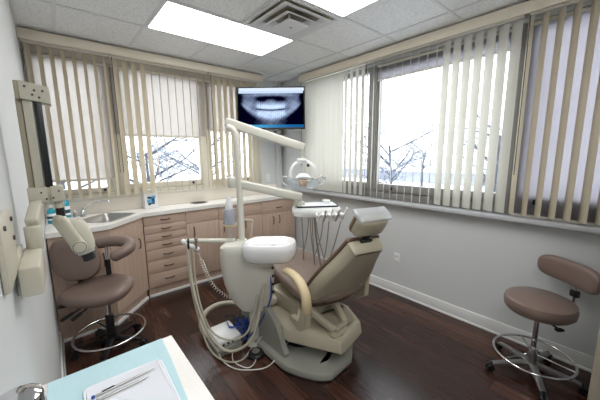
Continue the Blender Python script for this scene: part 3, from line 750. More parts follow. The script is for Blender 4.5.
# headrest
hw_ = V(0, -.56, .83).normalized(); hn = V(0, -.83, -.56); hu = bu; hn = hu.cross(hw_); hn = -hn if hn.y > 0 else hn; hn.normalize(); hu = hw_.cross(hn).normalized()
if hu.x < 0: hu = -hu
top = BM @ V(0, .64, -.03)
HM = frame_mtx(top+V(0.0, .0, .03), hu, hw_, hn)
b = MB(); b._merge(MB().box((0, .02, .0), (.05, .13, .018), None, .004).bm, HM); b._merge(MB().box((0, -.03, .01), (.09, .05, .03), None, .008).bm, HM)
b.build('headrest_bracket', M['black'], ch)
ho = rrect(.118, .08, .045, 6, (0, .092))
MB().slab(ho, [(.03, -.085), (.008, -.076), (-.002, -.06), (-.002, -.045), (.006, -.036)], HM).build('headrest_cushion', M['vinyld'], ch)
MB().slab(rrect(.117, .079, .044, 6, (0, .092)), [(.01, -.042), (0, -.038), (.004, -.005), (.016, .012), (.04, .02)], HM).build('headrest_shell', M['creamb'], ch)
cvr = rrect(.123, .016, .014, 5, (0, .163))
MB().slab(cvr, [(.006, -.095), (0, -.09), (-.002, -.04), (0, .0), (.008, .012)], HM).build('headrest_cover', M['cover'], ch)
for o in ch.children:
    if o.name.split('.')[0] in ('seat_cushion', 'seat_shell', 'armrest_pad', 'armrest_bracket', 'back_cushion', 'back_shell', 'shell_screw', 'back_hinge_cover', 'headrest_bracket', 'headrest_cushion', 'headrest_shell', 'headrest_cover'):
        o.location = (.125, -.045, 0); o.rotation_euler = (0, 0, math.radians(-15))

# ------------------------------------------------------------------ treatment unit with cuspidor, post, arms
un = thing('treatment_unit', 'cream chair-side unit with white bowl, tall post and arms', 'dental unit', (-1.83, -1.62, 0))
# body: rings in planes across the height, tapering down; long side faces the camera
ub = V(.763, -.647, 0); uf = V(.647, .763, 0); U0 = V(-1.765, -1.655, 0)
def ur(z, r0, r1, f0, f1, e=3.4, n=40):
    cx_, cf = (r0+r1)/2, (f0+f1)/2; a, b2 = (r1-r0)/2, (f1-f0)/2
    return [U0+ub*(cx_+a*math.copysign(abs(math.cos(t))**(2/e), math.cos(t)))+uf*(cf+b2*math.copysign(abs(math.sin(t))**(2/e), math.sin(t)))+V(0, 0, z) for t in [2*PI*k/n for k in range(n)]]
bod = [(.325, .0, .13, -.05, .03), (.335, -.04, .175, -.08, .06), (.38, -.085, .21, -.09, .08), (.46, -.135, .23, -.10, .09), (.56, -.170, .24, -.105, .10), (.66, -.188, .245, -.105, .10), (.76, -.198, .238, -.105, .10), (.83, -.20, .215, -.105, .10), (.88, -.195, .15, -.10, .095), (.90, -.17, .09, -.085, .08), (.905, -.12, .04, -.05, .05)]
MB().rings([ur(*q) for q in bod]).build('body', M['cream'], un)
b = MB()
for z in (.50, .57, .64, .71): 
    p = U0+ub*.225+uf*(-.055)+V(0, 0, z); b.cyl(p, p+ub*.02-uf*.006, .012, n=10)
b.build('hose_socket', M['black'], un)
b = MB().cyl(U0+ub*.06+V(0, 0, .02), U0+ub*.06+V(0, 0, .36), .042, n=24).cyl(U0+ub*.06+V(0, 0, 0), U0+ub*.06+V(0, 0, .03), .075, .06, 28)
b.build('pedestal', M['cream'], un)
MB().tube(spline([U0+ub*.10+V(0, 0, .33), (-1.62, -1.70, .33), (-1.45, -1.70, .33)], 5), .04, 16).build('chair_link', M['cream'], un)
# bowl
bc = U0+ub*.215+uf*(-.06)+V(0, 0, .85)
bm_ = frame_mtx(bc, ub, uf, (0, 0, 1))
bl = sl2([(-.215, .0), (-.20, -.10), (-.11, -.15), (.05, -.155), (.17, -.125), (.22, -.02), (.205, .09), (.12, .145), (-.02, .15), (-.15, .125)], 6)
MB().slab(bl, [(.09, -.075), (.05, -.066), (.02, -.042), (.004, 0), (0, .04), (.004, .072), (.014, .088), (.026, .092), (.04, .086), (.06, .062), (.10, .045)], bm_).build('cuspidor_bowl', M['porc'], un)
MB().lathe([(0, .046), (.022, .046), (.024, .049), (.014, .0495), (0, .047)], n=18, mtx=bm_ @ Matrix.Translation((.03, 0, 0))).build('bowl_drain', M['chrome'], un)
MB().cyl(bc+V(0, 0, -.10)-ub*.06, bc+V(0, 0, -.045)-ub*.04, .08, .10, 24).build('bowl_support', M['cream'], un)
# post
pb = V(-1.755, -1.55, .88)
post = spline([pb+V(.02, -.012, 0), pb+V(.024, -.004, .3), pb+V(.028, .01, .6), pb+V(.03, .025, .80), pb+V(.03, .03, .90), pb+V(.012, .05, .955), pb+V(-.02, .08, .975)], 7)
MB().tube(post, .027, 20).build('post', M['cream'], un)
MB().cyl(pb+V(.02, -.012, 0), pb+V(.02, -.012, .03), .05, .04, 24).build('post_collar', M['cream'], un)
# light arm, lower arm
la0, la1 = V(-1.76, -1.41, 1.905), V(-1.225, -1.80, 1.685)
LA = MB().obb(la0, la1, .062, .075, .014).build('light_arm', M['cream'], un)
MB().obb(la0+(la1-la0)*.015-V(0, 0, .036), la1-V(0, 0, .036)-(la1-la0)*.01, .04, .012, .004).build('arm_cover_strip', M['white'], LA)
la = (la1-la0).normalized()
MB().cyl(la1-la*.02+V(0, 0, -.035), la1-la*.02+V(0, 0, -.10), .011, n=14).cyl(la1-la*.02+V(0, 0, -.035), la1-la*.02+V(0, 0, -.055), .02, n=16).build('lamp_swivel', M['cream'], un)
ta0, ta1 = V(-1.765, -1.50, 1.40), V(-1.31, -1.865, 1.265)
tam = MB().obb(ta0, ta1, .06, .07, .014).build('tray_arm', M['cream'], un)
MB().cyl(ta0-V(0, 0, .045), ta0+V(0, 0, .045), .04, n=22, bev=.008).build('arm_knuckle', M['cream'], un)
MB().cyl(ta1-V(.02, -.016, .03), ta1-V(.02, -.016, .075), .022, n=18).build('tray_swivel', M['cream'], un)
# assistant arm and holder
aa0, aa1 = pb+V(-.03, .01, .025), V(-2.115, -1.30, .915)
MB().tube([aa0, aa1], .019, 16).build('assistant_arm', M['cream'], un)
hb = aa1+V(-.02, .016, -.005)
hd = V(.55, -.66, -.42).normalized()
HB = MB().ball(hb, .022).tube([hb, hb+hd*.14], .014, 12).build('instrument_holder', M['white'], un)
for k, m_ in enumerate(('white', 'white', 'white')):
    q = hb+hd*(.035+.05*k); MB().ball(q, .021).build('holder_knob', M[m_], HB)
q = hb+hd*.04+V(-.0, -.02, .03)
MB().cyl(q, q-V(0, 0, .17), .009, .006, 10).cyl(q+V(0, 0, .0), q+V(.0, -.004, .02), .007, n=8).build('suction_tip', M['black'], un)
q = hb+hd*.125+V(0, -.015, .075)
MB().cyl(q, q-V(.004, 0, .10), .011, .008, 12).cyl(q, q+V(0, .004, .012), .013, n=10).build('syringe', M['hose'], un)
# hoses from the holder down to the floor and back up under the body
def hz(*pts, n=8): return spline(pts, n)
h0 = hb+hd*.05; h1 = hb+hd*.10; h2 = hb+hd*.13
MB().tube(hz(h0-V(0, 0, .01), (-2.13, -1.40, .64), (-2.13, -1.52, .39), (-2.08, -1.64, .17), (-1.99, -1.77, .085), (-1.85, -1.86, .17), (-1.77, -1.87, .39), (-1.71, -1.86, .60)), .0115, 10).build('suction_hose', M['hosec'], un)
MB().tube(hz(h1-V(0, 0, .01), (-2.10, -1.40, .62), (-2.10, -1.50, .38), (-2.06, -1.60, .20), (-1.97, -1.73, .155), (-1.86, -1.80, .20), (-1.79, -1.82, .36), (-1.74, -1.80, .50)), .008, 8).build('suction_hose', M['hosec'], un)
MB().tube(hz(h0-V(.01, 0, .01), (-2.14, -1.40, .60), (-2.14, -1.52, .34), (-2.11, -1.64, .10), (-2.04, -1.76, .022), (-1.93, -1.83, .012), (-1.80, -1.78, .03)), .007, 8).build('suction_hose', M['hosec'], un)
cw = hz(h2-V(0, 0, .0), (-2.02, -1.37, .72), (-1.98, -1.36, .60), (-1.93, -1.38, .47), (-1.84, -1.42, .37), (-1.75, -1.50, .34), (-1.72, -1.58, .36), n=26)
coil = []
for i, p in enumerate(cw):
    tt = (cw[min(i+1, len(cw)-1)]-cw[max(i-1, 0)]).normalized(); a = tt.cross(V(0, 0, 1)).normalized() if abs(tt.z) < .98 else V(1, 0, 0); c_ = tt.cross(a)
    k = .016 if 20 < i < len(cw)-8 else .004
    coil.append(p+a*k*math.cos(i*1.25)+c_*k*math.sin(i*1.25))
MB().tube(coil, .0028, 6).build('coiled_cord', M['hosew'], un)
# water bottle, jar and cup filler beside the post
wb = pb+V(-.062, .035, 0)
WBT = MB().lathe([(0, .172), (.047, .172), (.05, .18), (.05, .275), (.044, .302), (0, .307)], (wb.x, wb.y, pb.z), 24).build('water_bottle', M['bottle'], un)
MB().lathe([(0, .30), (.03, .30), (.031, .345), (.02, .385), (.018, .40), (0, .402)], (wb.x, wb.y, pb.z), 20).build('bottle_cap', M['white'], WBT)
plabel(MB().lathe([(.0, .155), (.053, .155), (.056, .170), (.0, .171)], (wb.x, wb.y, pb.z), 24).build('bottle_bracket', M['tan'], un), 'tan bottle bracket')
MB().lathe([(0, .0), (.038, .0), (.036, .02), (.026, .05), (.026, .13), (.034, .155), (0, .156)], (wb.x, wb.y, pb.z), 24).build('filter_jar', M['clear'], un)
g0 = pb+V(.02, .0, .20)
MB().tube(hz(g0-V(.07, -.05, 0), g0+ub*.0, g0+ub*.075, g0+ub*.105-V(0, 0, .012), g0+ub*.10-V(0, 0, .045)), .007, 10).tube(hz(g0+ub*.10-V(0, 0, .03), g0+ub*.098-V(0, 0, .08), g0+ub*.085-V(0, 0, .15), g0+ub*.08-V(0, 0, .20)), .006, 8).build('cup_filler', M['hosec'], un)

# operating light
lp = thing('operating_light', 'white operating light with clear shield hanging from the upper arm', 'dental light', (-1.24, -1.79, 1.40))
L0 = la1-la*.02+V(0, 0, -.10)
lu = ub.copy(); ln = V(-.45, -.55, -.70).normalized(); lc = V(-1.235, -1.80, 1.455)
MB().box(L0-V(0, 0, .012), (.09, .05, .03), (0, 0, -.7), .01).cyl(L0, L0-V(0, 0, .04), .016, n=14).build('yoke_bracket', M['white'], lp)
plabel(MB().cyl(L0-V(0, 0, .03)+lu*.055, L0-V(0, 0, .07)+lu*.055, .012, n=12).build('knob', M['black'], lp), 'black knob')
ring = [lc+lu*.115*math.cos(a)+V(0, 0, 1)*(.115*math.sin(a)) for a in [PI*k/18-.15 for k in range(21)]]
MB().tube(ring, .011, 10, flat=1.5).build('yoke', M['white'], lp)
lm = frame_mtx(lc+V(0, 0, -.055), lu, lu.cross(ln).normalized(), ln)
lo_ = superell(.075, .055, 2.4, 40)
MB().slab(lo_, [(.06, -.075), (.03, -.065), (.01, -.03), (0, 0), (.006, .004)], lm).build('lamp_head', M['white'], lp)
MB().slab(superell(.145, .072, 2.2, 44), [(.068, -.02), (.05, -.012), (.015, .012), (0, .03), (.003, .031), (.018, .014), (.052, -.009), (.068, -.017)], lm).build('reflector', M['clear'], lp)
b = MB(); b._merge(MB().box((0, 0, .03), (.075, .06, .05), None, .015).bm, lm); b._merge(MB().ball((.02, .01, .05), .018).ball((-.02, -.008, .05), .018).bm, lm)
plabel(b.build('bulb_housing', M['amber'], lp), 'amber bulb housing')
b = MB()
cur = [(-.18, -.01, .0), (-.14, 0, .04), (-.07, 0, .068), (0, 0, .078), (.07, 0, .068), (.14, 0, .04), (.18, .01, .0)]
cs_ = spline(cur, 4)
b.rings([[lm @ V(p.x, p.y+w*.07, p.z+q) for p in cs_] + [lm @ V(p.x, p.y+w*.07, p.z+q+.002) for p in cs_[::-1]] for w, q in ((-1, -.02), (0, .0), (1, -.02))])
b.build('clear_shield', M['clear'], lp)
for s_ in (-1, 1):
    pts = [lm @ V(s_*(.145+.05*math.sin(a)), -.05+.06*(1-math.cos(a)), .0-.02*math.sin(a)) for a in [PI*k/10 for k in range(11)]]
    MB().tube(pts, .008, 8).build('handle', M['white'], lp)

# instrument tray unit
tr = thing('instrument_table', 'white delivery tray with hanging handpiece hoses beside the right wall', 'delivery tray', (-1.16, -1.90, 1.10))
tu_ = V(.763, -.647, 0); tv_ = V(.647, .763, 0); tc_ = V(-1.155, -1.88, 1.085)
tm = frame_mtx(tc_, tu_, tv_, (0, 0, 1))
MB().slab(superell(.215, .13, 3.6, 44), [(.04, .0), (.012, .012), (0, .04), (0, .07), (.01, .085), (.03, .088)], tm).build('tray_body', M['white'], tr)
b = MB(); b._merge(MB().box((-.15, -.005, .10), (.10, .06, .06), None, .012).cyl((-.17, 0, .10), (-.17, 0, .15), .024, n=18).bm, tm); b.build('arm_mount', M['cream'], tr)
for s_, ln_ in ((-1, .12), (-.2, .07), (.2, .07), (.6, .07)):
    pass
hk = []
b = MB(); b._merge(MB().box((.10, -.155, .035), (.24, .03, .022), None, .008).bm, tm); HR = b.build('holder_rail', M['white'], tr)
for k in range(5):
    u_ = .0+.05*k
    b = MB(); b._merge(MB().cyl((u_, -.165, .018), (u_, -.185, .055), .018, n=14, bev=.004).bm, tm); b.build('holder', M['white'], HR)
    hk.append(u_)
for k, u_ in enumerate(hk):
    b = MB(); q0 = V(u_, -.165, -.01); q1 = V(u_+.012+.008*k, -.195, .065+.015*(k % 3)+.02*(k > 2))
    b._merge(MB().cyl(q0, q0.lerp(q1, .6), .012, .0105, 12).cyl(q0.lerp(q1, .6), q1, .009, .006, 10).ball(q1, .010).bm, tm)
    b.build('handpiece', M['steel' if k % 2 else 'white'], tr)
hs_ = [((-.13, -.07), (-.12, -.08, -.2), (-.115, -.08, -.37)), ((-.06, -.10), (-.045, -.11, -.2), (-.02, -.11, -.40)), ((-.02, -.14), (.0, -.14, -.20), (.03, -.13, -.42)), ((.05, -.165), (.03, -.16, -.16), (-.02, -.12, -.33)), ((.10, -.165), (.08, -.16, -.22), (.045, -.14, -.45)), ((.20, -.165), (.15, -.17, -.2), (.08, -.15, -.43))]
for k, (a, m1, m2) in enumerate(hs_):
    b = MB(); pts = [V(a[0], a[1], .0), V(*m1), V(*m2), V(m2[0]+.0, m2[1]+.025, m2[2]-.015), V(m2[0]-.005, m2[1]+.05, m2[2]+.02), V(m2[0]*.5-.02, .04, m2[2]*.45), V(m2[0]*.3-.03, .06, .01)]
    b.tube([tm @ p for p in spline(pts, 7)], .0048, 8)
    b.build('handpiece_hose', M['hose'], tr)
pt = thing('paper_tray', 'dark edged instrument tray lined with white paper on the delivery unit', 'tray', (-1.15, -1.86, 1.174))
ptm = tm @ Matrix.Translation((.0, .02, .0892)) @ Matrix.Rotation(.12, 4, 'Z')
MB().slab(rrect(.185, .105, .015, 4), [(.006, 0), (0, .004), (0, .012), (.004, .012), (.008, .005)], ptm).build('tray', M['dkgreen'], pt)
MB().slab(rrect(.172, .094, .01, 3), [(0, .0055), (0, .0125), (.003, .0132)], ptm).build('paper_liner', M['paper'], pt)
cpm = tm @ Matrix.Translation((.095, .05, .1032))
cu = tag(MB().lathe([(0, 0), (.03, 0), (.035, .028), (.037, .03), (.035, .031), (.032, .027), (.027, .004), (0, .004)], n=26, mtx=cpm).build('small_cup', M['white']), 'small white cup standing on the paper tray', 'cup')

# ------------------------------------------------------------------ control box and clutter on the floor
cb = thing('control_box', 'white control box tilted over a larger housing on the floor', 'control box', (-1.95, -1.58, 0))
def rect_m(c, u, w, z): return frame_mtx(c, u, w, z)
q0, q1, q2 = V(-2.06, -1.40, 0), V(-1.86, -1.46, 0), V(-2.04, -1.66, 0)
cm = frame_mtx((-1.935, -1.55, 0), (1, -.04, 0), (.04, 1, 0), (0, 0, 1))
b = MB(); b._merge(MB().box((-.012, -.01, .033), (.22, .26, .064), None, .010).bm, cm); b.build('lower_housing', M['basep'], cb)
cm2 = cm @ Matrix.Translation((.0, .0, .102)) @ Euler((.05, -.03, .0)).to_matrix().to_4x4()
b = MB(); b._merge(MB().box((0, 0, 0), (.20, .245, .055), None, .008).bm, cm2); b.build('case', M['white'], cb)
b = MB()
for k in range(4): b._merge(MB().box((-.06+.04*k, -.123, -.004), (.02, .004, .02)).bm, cm2)
plabel(b.build('port', M['black'], cb), 'dark ports')
b = MB(); b._merge(MB().box((.1005, 0, -.006), (.003, .19, .026)).bm, cm2); b.build('side_slot', M['woodd'], cb)
rg = [V(-1.80, -1.36, .0)+V(.245*math.cos(a), .245*math.sin(a), .085+.055*math.sin(a)) for a in [.0+PI*1.28*k/26 for k in range(27)]]
tag(MB().tube(rg, .024, 14).build('vacuum_hose', M['hosec']), 'thick cream hose curling round the clutter on the floor', 'hose')
b = MB()
for k in range(5):
    r_ = random.Random(40+k); c0 = V(-1.80+.03*k, -1.56, .02)
    b.tube(spline([c0+V(r_.uniform(-.12, .12), r_.uniform(-.08, .12), r_.uniform(0, .16)) for _ in range(6)], 6), .0055, 6)
tag(b.build('blue_cable_bundle', M['blue']), 'tangled blue cables behind the white control box', 'cable')
b = MB()
for k in range(4):
    r_ = random.Random(60+k); c0 = V(-1.86+.03*k, -1.42, .02)
    b.tube(spline([c0+V(r_.uniform(-.14, .14), r_.uniform(-.10, .10), r_.uniform(0, .13)) for _ in range(7)], 6), .005, 6)
tag(b.build('black_cable_bundle', M['black']), 'tangled black cables inside the cream hose loop', 'cable')
tag(MB().tube(spline([(-2.02, -1.60, .13), (-2.05, -1.70, .03), (-2.02, -1.85, .006), (-1.93, -1.96, .006), (-1.80, -2.02, .006), (-1.66, -2.02, .076), (-1.57, -1.98, .11), (-1.60, -1.86, .12), (-1.70, -1.78, .09), (-1.79, -1.80, .02), (-1.84, -1.90, .006), (-1.93, -1.93, .006), (-1.98, -1.80, .008), (-1.94, -1.70, .02)], 8), .0045, 7).build('white_cable', M['hosew']), 'thin white cable looping on the floor below the chair', 'cable')
tag(MB().tube(spline([(-1.65, -1.84, .72), (-1.645, -1.86, .55), (-1.67, -1.86, .42), (-1.74, -1.78, .20), (-1.80, -1.66, .04), (-1.84, -1.58, .02)], 8), .006, 7).build('blue_hose', M['blue']), 'blue hose hanging from the side of the treatment unit', 'hose')
pd = thing('foot_pedal', 'black foot pedal on the floor between control box and chair', 'foot control', (-1.80, -1.84, 0))
MB().lathe([(0, 0), (.07, 0), (.068, .02), (.055, .032), (0, .036)], (-1.80, -1.84, 0), 28).build('base', M['black'], pd)
MB().lathe([(0, .034), (.03, .034), (.028, .042), (0, .044)], (-1.80, -1.84, 0), 20).build('button', M['hose'], pd)

# ------------------------------------------------------------------ stools
def star_base(t, m, n, r, hz_, twist, caster_r=.028, arm_m=None):
    for k in range(n):
        a = twist+2*PI*k/n; d_ = V(math.cos(a), math.sin(a), 0); s_ = V(-d_.y, d_.x, 0)
        rs = []
        for f, w, h, z in ((.03, .026, .03, hz_), (.3*r, .024, .026, hz_+.0), (.75*r, .02, .02, hz_-.012), (r-.005, .018, .016, hz_-.02)):
            c_ = d_*(f if f > .05 else .03)+V(0, 0, z)
            rs.append([c_+s_*w*x+V(0, 0, h*y) for x, y in ((1, -.5), (1, .3), (.6, .5), (-.6, .5), (-1, .3), (-1, -.5))])
        lg = MB().rings(rs).build('leg', m, t)
        c0 = d_*r
        c = MB().cyl(c0+V(0, 0, 2*caster_r), c0+V(0, 0, hz_-.01), .008, n=10)
        c.box(c0+V(0, 0, caster_r*1.75)+s_*0, (.03, .03, .02), (0, 0, a), .006)
        for q in (-1, 1):
            w0 = c0+s_*q*.006+d_*.008+V(0, 0, caster_r); c.cyl(w0, w0+s_*q*.016, caster_r, n=18, bev=.004)
        c.build('caster', M['black'], lg)
# padded stool on the right
rs_ = thing('assistant_stool', 'round taupe stool with curved backrest against the right wall', 'stool', (-.36, -3.36, 0), 0, 'dental stools', local=True)
star_base(rs_, M['alu'], 5, .275, .085, math.radians(205))
MB().cyl((0, 0, .06), (0, 0, .20), .032, .026, 24, .004).build('hub', M['alu'], rs_)
MB().cyl((0, 0, .19), (0, 0, .50), .017, n=20).cyl((0, 0, .195), (0, 0, .215), .034, .03, 24).build('gas_column', M['chrome'], rs_)
ro = [V(.24*math.cos(2*PI*k/48), .24*math.sin(2*PI*k/48), .155) for k in range(48)]
RG = MB().tube(ro, .0085, 10, closed=True).build('foot_ring', M['chrome'], rs_)
for k in range(3):
    a = .5+2*PI*k/3; MB().tube([(.02*math.cos(a), .02*math.sin(a), .17), (.238*math.cos(a), .238*math.sin(a), .155)], .006, 8).build('ring_spoke', M['chrome'], RG)
MB().lathe([(0, .50), (.15, .50), (.19, .507), (.206, .525), (.21, .565), (.203, .592), (.178, .605), (.0, .61)], n=56).build('seat', M['svinyl'], rs_)
MB().lathe([(0, .485), (.14, .485), (.15, .502), (0, .503)], n=36).build('seat_plate', M['black'], rs_)
bdir = V(.80, -.60, 0); bs_ = V(.60, .80, 0)
MB().tube(spline([V(0, 0, .48)+bdir*.08, V(0, 0, .478)+bdir*.20, V(0, 0, .50)+bdir*.25, V(0, 0, .60)+bdir*.265, V(0, 0, .74)+bdir*.262], 5), .012, 10).build('back_bar', M['chrome'], rs_)
plabel(MB().box(V(0, 0, .625)+bdir*.262, (.035, .05, .05), (0, 0, -.64), .006).build('back_clamp', M['black'], rs_), 'black clamp')
MB().tube([V(0, 0, .488)+bs_*(-.05)-bdir*.03, V(0, 0, .478)-bs_*.17-bdir*.02], .007, 8).box(V(0, 0, .475)-bs_*.185-bdir*.02, (.03, .05, .014), (0, 0, .93), .004).build('lift_lever', M['black'], rs_)
def curved_pad(center, out, side, w, h, t, curve, r, tilt=0.):
    """upholstered pad bowed around the sitter; out points away from the seat"""
    out = Vector(out); side = Vector(side); n = 26; rs = []
    for i in range(n+1):
        f = 2*i/n-1; s = f*w/2
        k = (1-abs(f)**5)**.5 if abs(f) < 1 else .0; k = max(k, .12)
        hh, tt = h/2*(.35+.65*k), t/2*(.3+.7*k)
        c_ = Vector(center)+side*s-out*curve*f*f
        rot = 2*curve*f/(w/2); o2 = (out*math.cos(rot*.5)+side*math.sin(rot*.5)).normalized()
        rs.append([c_+o2*tt*math.copysign(abs(math.cos(a))**.75, math.cos(a))+V(0, 0, hh*math.copysign(abs(math.sin(a))**.6, math.sin(a)))+out*tilt*hh*math.sin(a) for a in [2*PI*j/24 for j in range(24)]])
    return MB().rings(rs)
curved_pad(V(-.02, .01, .785)+bdir*.235, bdir, bs_, .44, .17, .07, .045, .03).build('backrest', M['svinyl'], rs_)

# operator stool with body rest on the left
ls = thing('operator_stool', 'taupe saddle stool with wrap-around arm pad in front of the sink', 'stool', (-2.68, -.93, 0), 0, 'dental stools', local=True)
star_base(ls, M['black'], 5, .255, .085, math.radians(250), .03)
MB().cyl((0, 0, .06), (0, 0, .30), .034, .03, 24, .004).build('column_sleeve', M['black'], ls)
MB().cyl((0, 0, .30), (0, 0, .44), .018, n=20).cyl((0, 0, .40), (0, 0, .44), .028, n=20).build('gas_column', M['chrome'], ls)
ro = [V(.262*math.cos(2*PI*k/52), .262*math.sin(2*PI*k/52), .148) for k in range(52)]
RG = MB().tube(ro, .0095, 10, closed=True).build('foot_ring', M['chrome'], ls)
for k in range(4):
    a = .3+PI/2*k; MB().tube([(.03*math.cos(a), .03*math.sin(a), .15), (.26*math.cos(a), .26*math.sin(a), .148)], .006, 8).build('ring_spoke', M['black'], RG)
# seat: heart-shaped cushion, front to the right (camera's right)
sd = V(.763, -.647, 0); sf = V(.647, .763, 0)
so_ = sl2([(-.275, -.04), (-.20, -.14), (-.05, -.19), (.12, -.195), (.25, -.13), (.28, .0), (.235, .125), (.08, .195), (-.08, .18), (-.22, .09)], 6)
stm = frame_mtx((-.050, .01, .490), sd, sf, (0, 0, 1)) @ Euler((.17, -.08, 0)).to_matrix().to_4x4()
MB().slab(so_, [(.06, 0), (.02, .006), (.003, .028), (0, .05), (.006, .07), (.025, .088), (.05, .096), (.085, .097)], stm).build('seat', M['svinyl'], ls)
b = MB(); b._merge(MB().box((0, 0, -.012), (.24, .17, .022), None, .006).bm, stm); b.build('seat_plate', M['black'], ls)
for k, (p, q) in enumerate((((-.10, -.06, -.015), (-.25, -.10, -.015)), ((-.05, -.10, -.02), (-.17, -.20, -.06)), ((.0, -.10, -.02), (-.08, -.21, -.055)))):
    b = MB(); p, q = V(*p), V(*q)
    b._merge(MB().tube([p, q], .007, 8).obb(p.lerp(q, .55), q+(q-p)*.12, .034, .02, .008).bm, stm); b.build('lever', M['black'], ls)
# backrest on the left-back, arm pad curving round to the right
bo_ = (-sd*.72+sf*.50).normalized(); bs2 = V(-bo_.y, bo_.x, 0); bs2 = bs2 if bs2.dot(sd) > 0 else -bs2
bc2 = V(-.165, .165, .79)
bm2 = frame_mtx(bc2, sd*.93+sf*.25, V(0, 0, 1)+bo_*.22, (sd*.93+sf*.25).cross(V(0, 0, 1)+bo_*.22))
bk = superell(.178, .185, 2.5, 44)
MB().slab(bk, [(.05, -.035), (.015, -.028), (0, -.005), (0, .012), (.012, .032), (.04, .042), (.08, .044)], bm2).build('backrest', M['svinyl'], ls)
b = MB().tube(spline([(-.06, .06, .45), (-.125, .145, .46), (-.15, .185, .52), (-.15, .20, .64), (-.14, .20, .74)], 5), .016, 10, flat=1.6); b.build('back_bar', M['black'], ls)
ap = spline([V(-.03, .17, .875), V(.05, .15, .895), V(.145, .085, .895), V(.20, -.0, .885), V(.185, -.075, .862), V(.105, -.10, .835), V(.05, -.09, .815)], 6)
n = len(ap)
MB().tube(ap, .045, 18, rad=[.047*min(1, .45+k*.2, .45+(n-1-k)*.2) for k in range(n)]).build('arm_pad', M['svinyl'], ls)
MB().cyl((.045, .12, .46), (.05, .13, .86), .013, n=14).tube([(.0, .05, .45), (.045, .12, .47)], .013, 10).build('arm_post', M['chrome'], ls)
MB().cyl((.045, .12, .60), (.047, .125, .74), .02, n=16).build('arm_post_sleeve', M['black'], ls)

# ------------------------------------------------------------------ wall-mounted x-ray arm
XO = V(-2.937, -2.394, 1.518)
xr = thing('xray_arm', 'cream wall-mounted dental x-ray arm folded beside the left wall', 'x-ray machine', XO, 0)
def xb(x0, x1, y0, y1, z0, z1, bev=.003): return MB().bx(XO.x+x0, XO.x+x1, XO.y+y0, XO.y+y1, XO.z+z0, XO.z+z1, bev)
def xp(x, y, z): return XO+V(x, y, z)
wp = MB().bx(WX+.001, WX+.014, -2.86, -2.65, 1.335, 1.50, .005).build('wall_plate', M['xr'], xr)
for y, z in ((-2.685, 1.475), (-2.685, 1.425), (-2.82, 1.475)): MB().cyl((WX+.014, y, z), (WX+.018, y, z), .006, n=10).build('bolt', M['woodd'], wp)
MB().bx(WX+.012, -2.960, -2.72, -2.47, 1.265, 1.348, .010).bx(WX+.001, WX+.014, -2.648, -2.5, 1.25, 1.365, .003).build('wall_bracket', M['xr'], xr)
MB().cyl((-2.977, -2.505, 1.340), (-2.977, -2.505, 1.418), .0215, n=28, bev=.005).build('swivel', M['xr'], xr)
MB().obb((-2.977, -2.50, 1.418), (-2.953, -2.36, 1.498), .034, .045, .008).build('horizontal_arm', M['xr'], xr)
LBK = xb(-.044, .008, -.03, .03, -.042, .012).build('lower_block', M['xr'], xr)
RBK = xb(.0145, .050, -.03, .03, -.040, .014).build('lower_block', M['xr'], xr)
for k, (x, z) in enumerate(((-.010, -.006), (.002, -.028), (.020, -.026), (.036, -.004))): MB().cyl(xp(x, -.03, z), xp(x, -.033, z), .003, n=10).build('screw', M['woodd'], LBK if k < 2 else RBK)
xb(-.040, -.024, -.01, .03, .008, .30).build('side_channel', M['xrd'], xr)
xb(-.0235, .002, -.02, .03, .008, .296).build('upright', M['xr'], xr)
B1 = xb(.003, .0235, -.026, .02, .010, .292).build('balance_bar', M['dkgreen'], xr)
xb(.009, .015, -.030, -.026, .012, .290, .001).build('ridge', M['black'], B1)
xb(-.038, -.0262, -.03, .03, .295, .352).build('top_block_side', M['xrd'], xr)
TB = MB().rings([[xp(-.026, y, .352), xp(-.026, y, .298), xp(.048, y, .286), xp(.048, y, .340)] for y in (-.032, .03)]).build('top_block', M['xr'], xr)
for x, z in ((-.012, .335), (.010, .325), (.030, .325), (.004, .311), (.020, .304)): MB().cyl(xp(x, -.032, z), xp(x, -.035, z), .0033, n=10).build('screw', M['woodd'], TB)
MB().cyl(xp(.032, 0, -.036), xp(.0325, 0, -.066), .0135, n=20).build('stem', M['xr'], xr)
plabel(MB().cyl(xp(.0325, 0, -.062), xp(.033, 0, -.097), .013, n=20).build('stem_collar', M['black'], xr), 'black stem collar')
y0 = xp(.026, -.004, -.108); y1 = xp(.072, -.022, -.212)
YK = MB().obb(y0+V(-.003, 0, .006), y1, .03, .044, .010).ball(y0, .019).cyl(y1+V(0, -.02, 0), y1+V(0, .03, 0), .023, n=28, bev=.005).build('yoke', M['xr'], xr)
MB().cyl(y1+V(0, -.0195, 0), y1+V(0, -.0212, 0), .0205, n=28).build('pivot_seam', M['woodd'], YK)
MB().cyl(y1+V(0, -.0205, 0), y1+V(0, -.0245, 0), .0185, n=28, bev=.001).build('pivot_cap', M['xr'], YK)
hc = xp(.078, .018, -.186); hd_ = V(.22, -.10, -.95).normalized()
hm = hd_.to_track_quat('Z', 'Y').to_matrix().to_4x4(); hm.translation = hc
MB().lathe([(r_, z) for z, r_ in [(-.068, .018), (-.063, .028), (-.044, .036), (.0, .040), (.037, .038), (.056, .032), (.06, .026)]], n=32, mtx=hm).build('tube_head', M['xr'], xr)
MB().box(xp(.058, .03, -.14), (.05, .04, .05), (0, .5, 0), .012).build('head_cover', M['xr'], xr)
MB().lathe([(.026, .052), (.026, .066), (.022, .07), (.022, .094), (.020, .096), (.017, .096), (.017, .055)], n=28, mtx=hm).build('cone', M['black'], xr)
MB().lathe([(.0265, .054), (.0275, .054), (.0275, .066), (.0265, .066)], n=28, mtx=hm).build('cone_ring', M['steel'], xr)

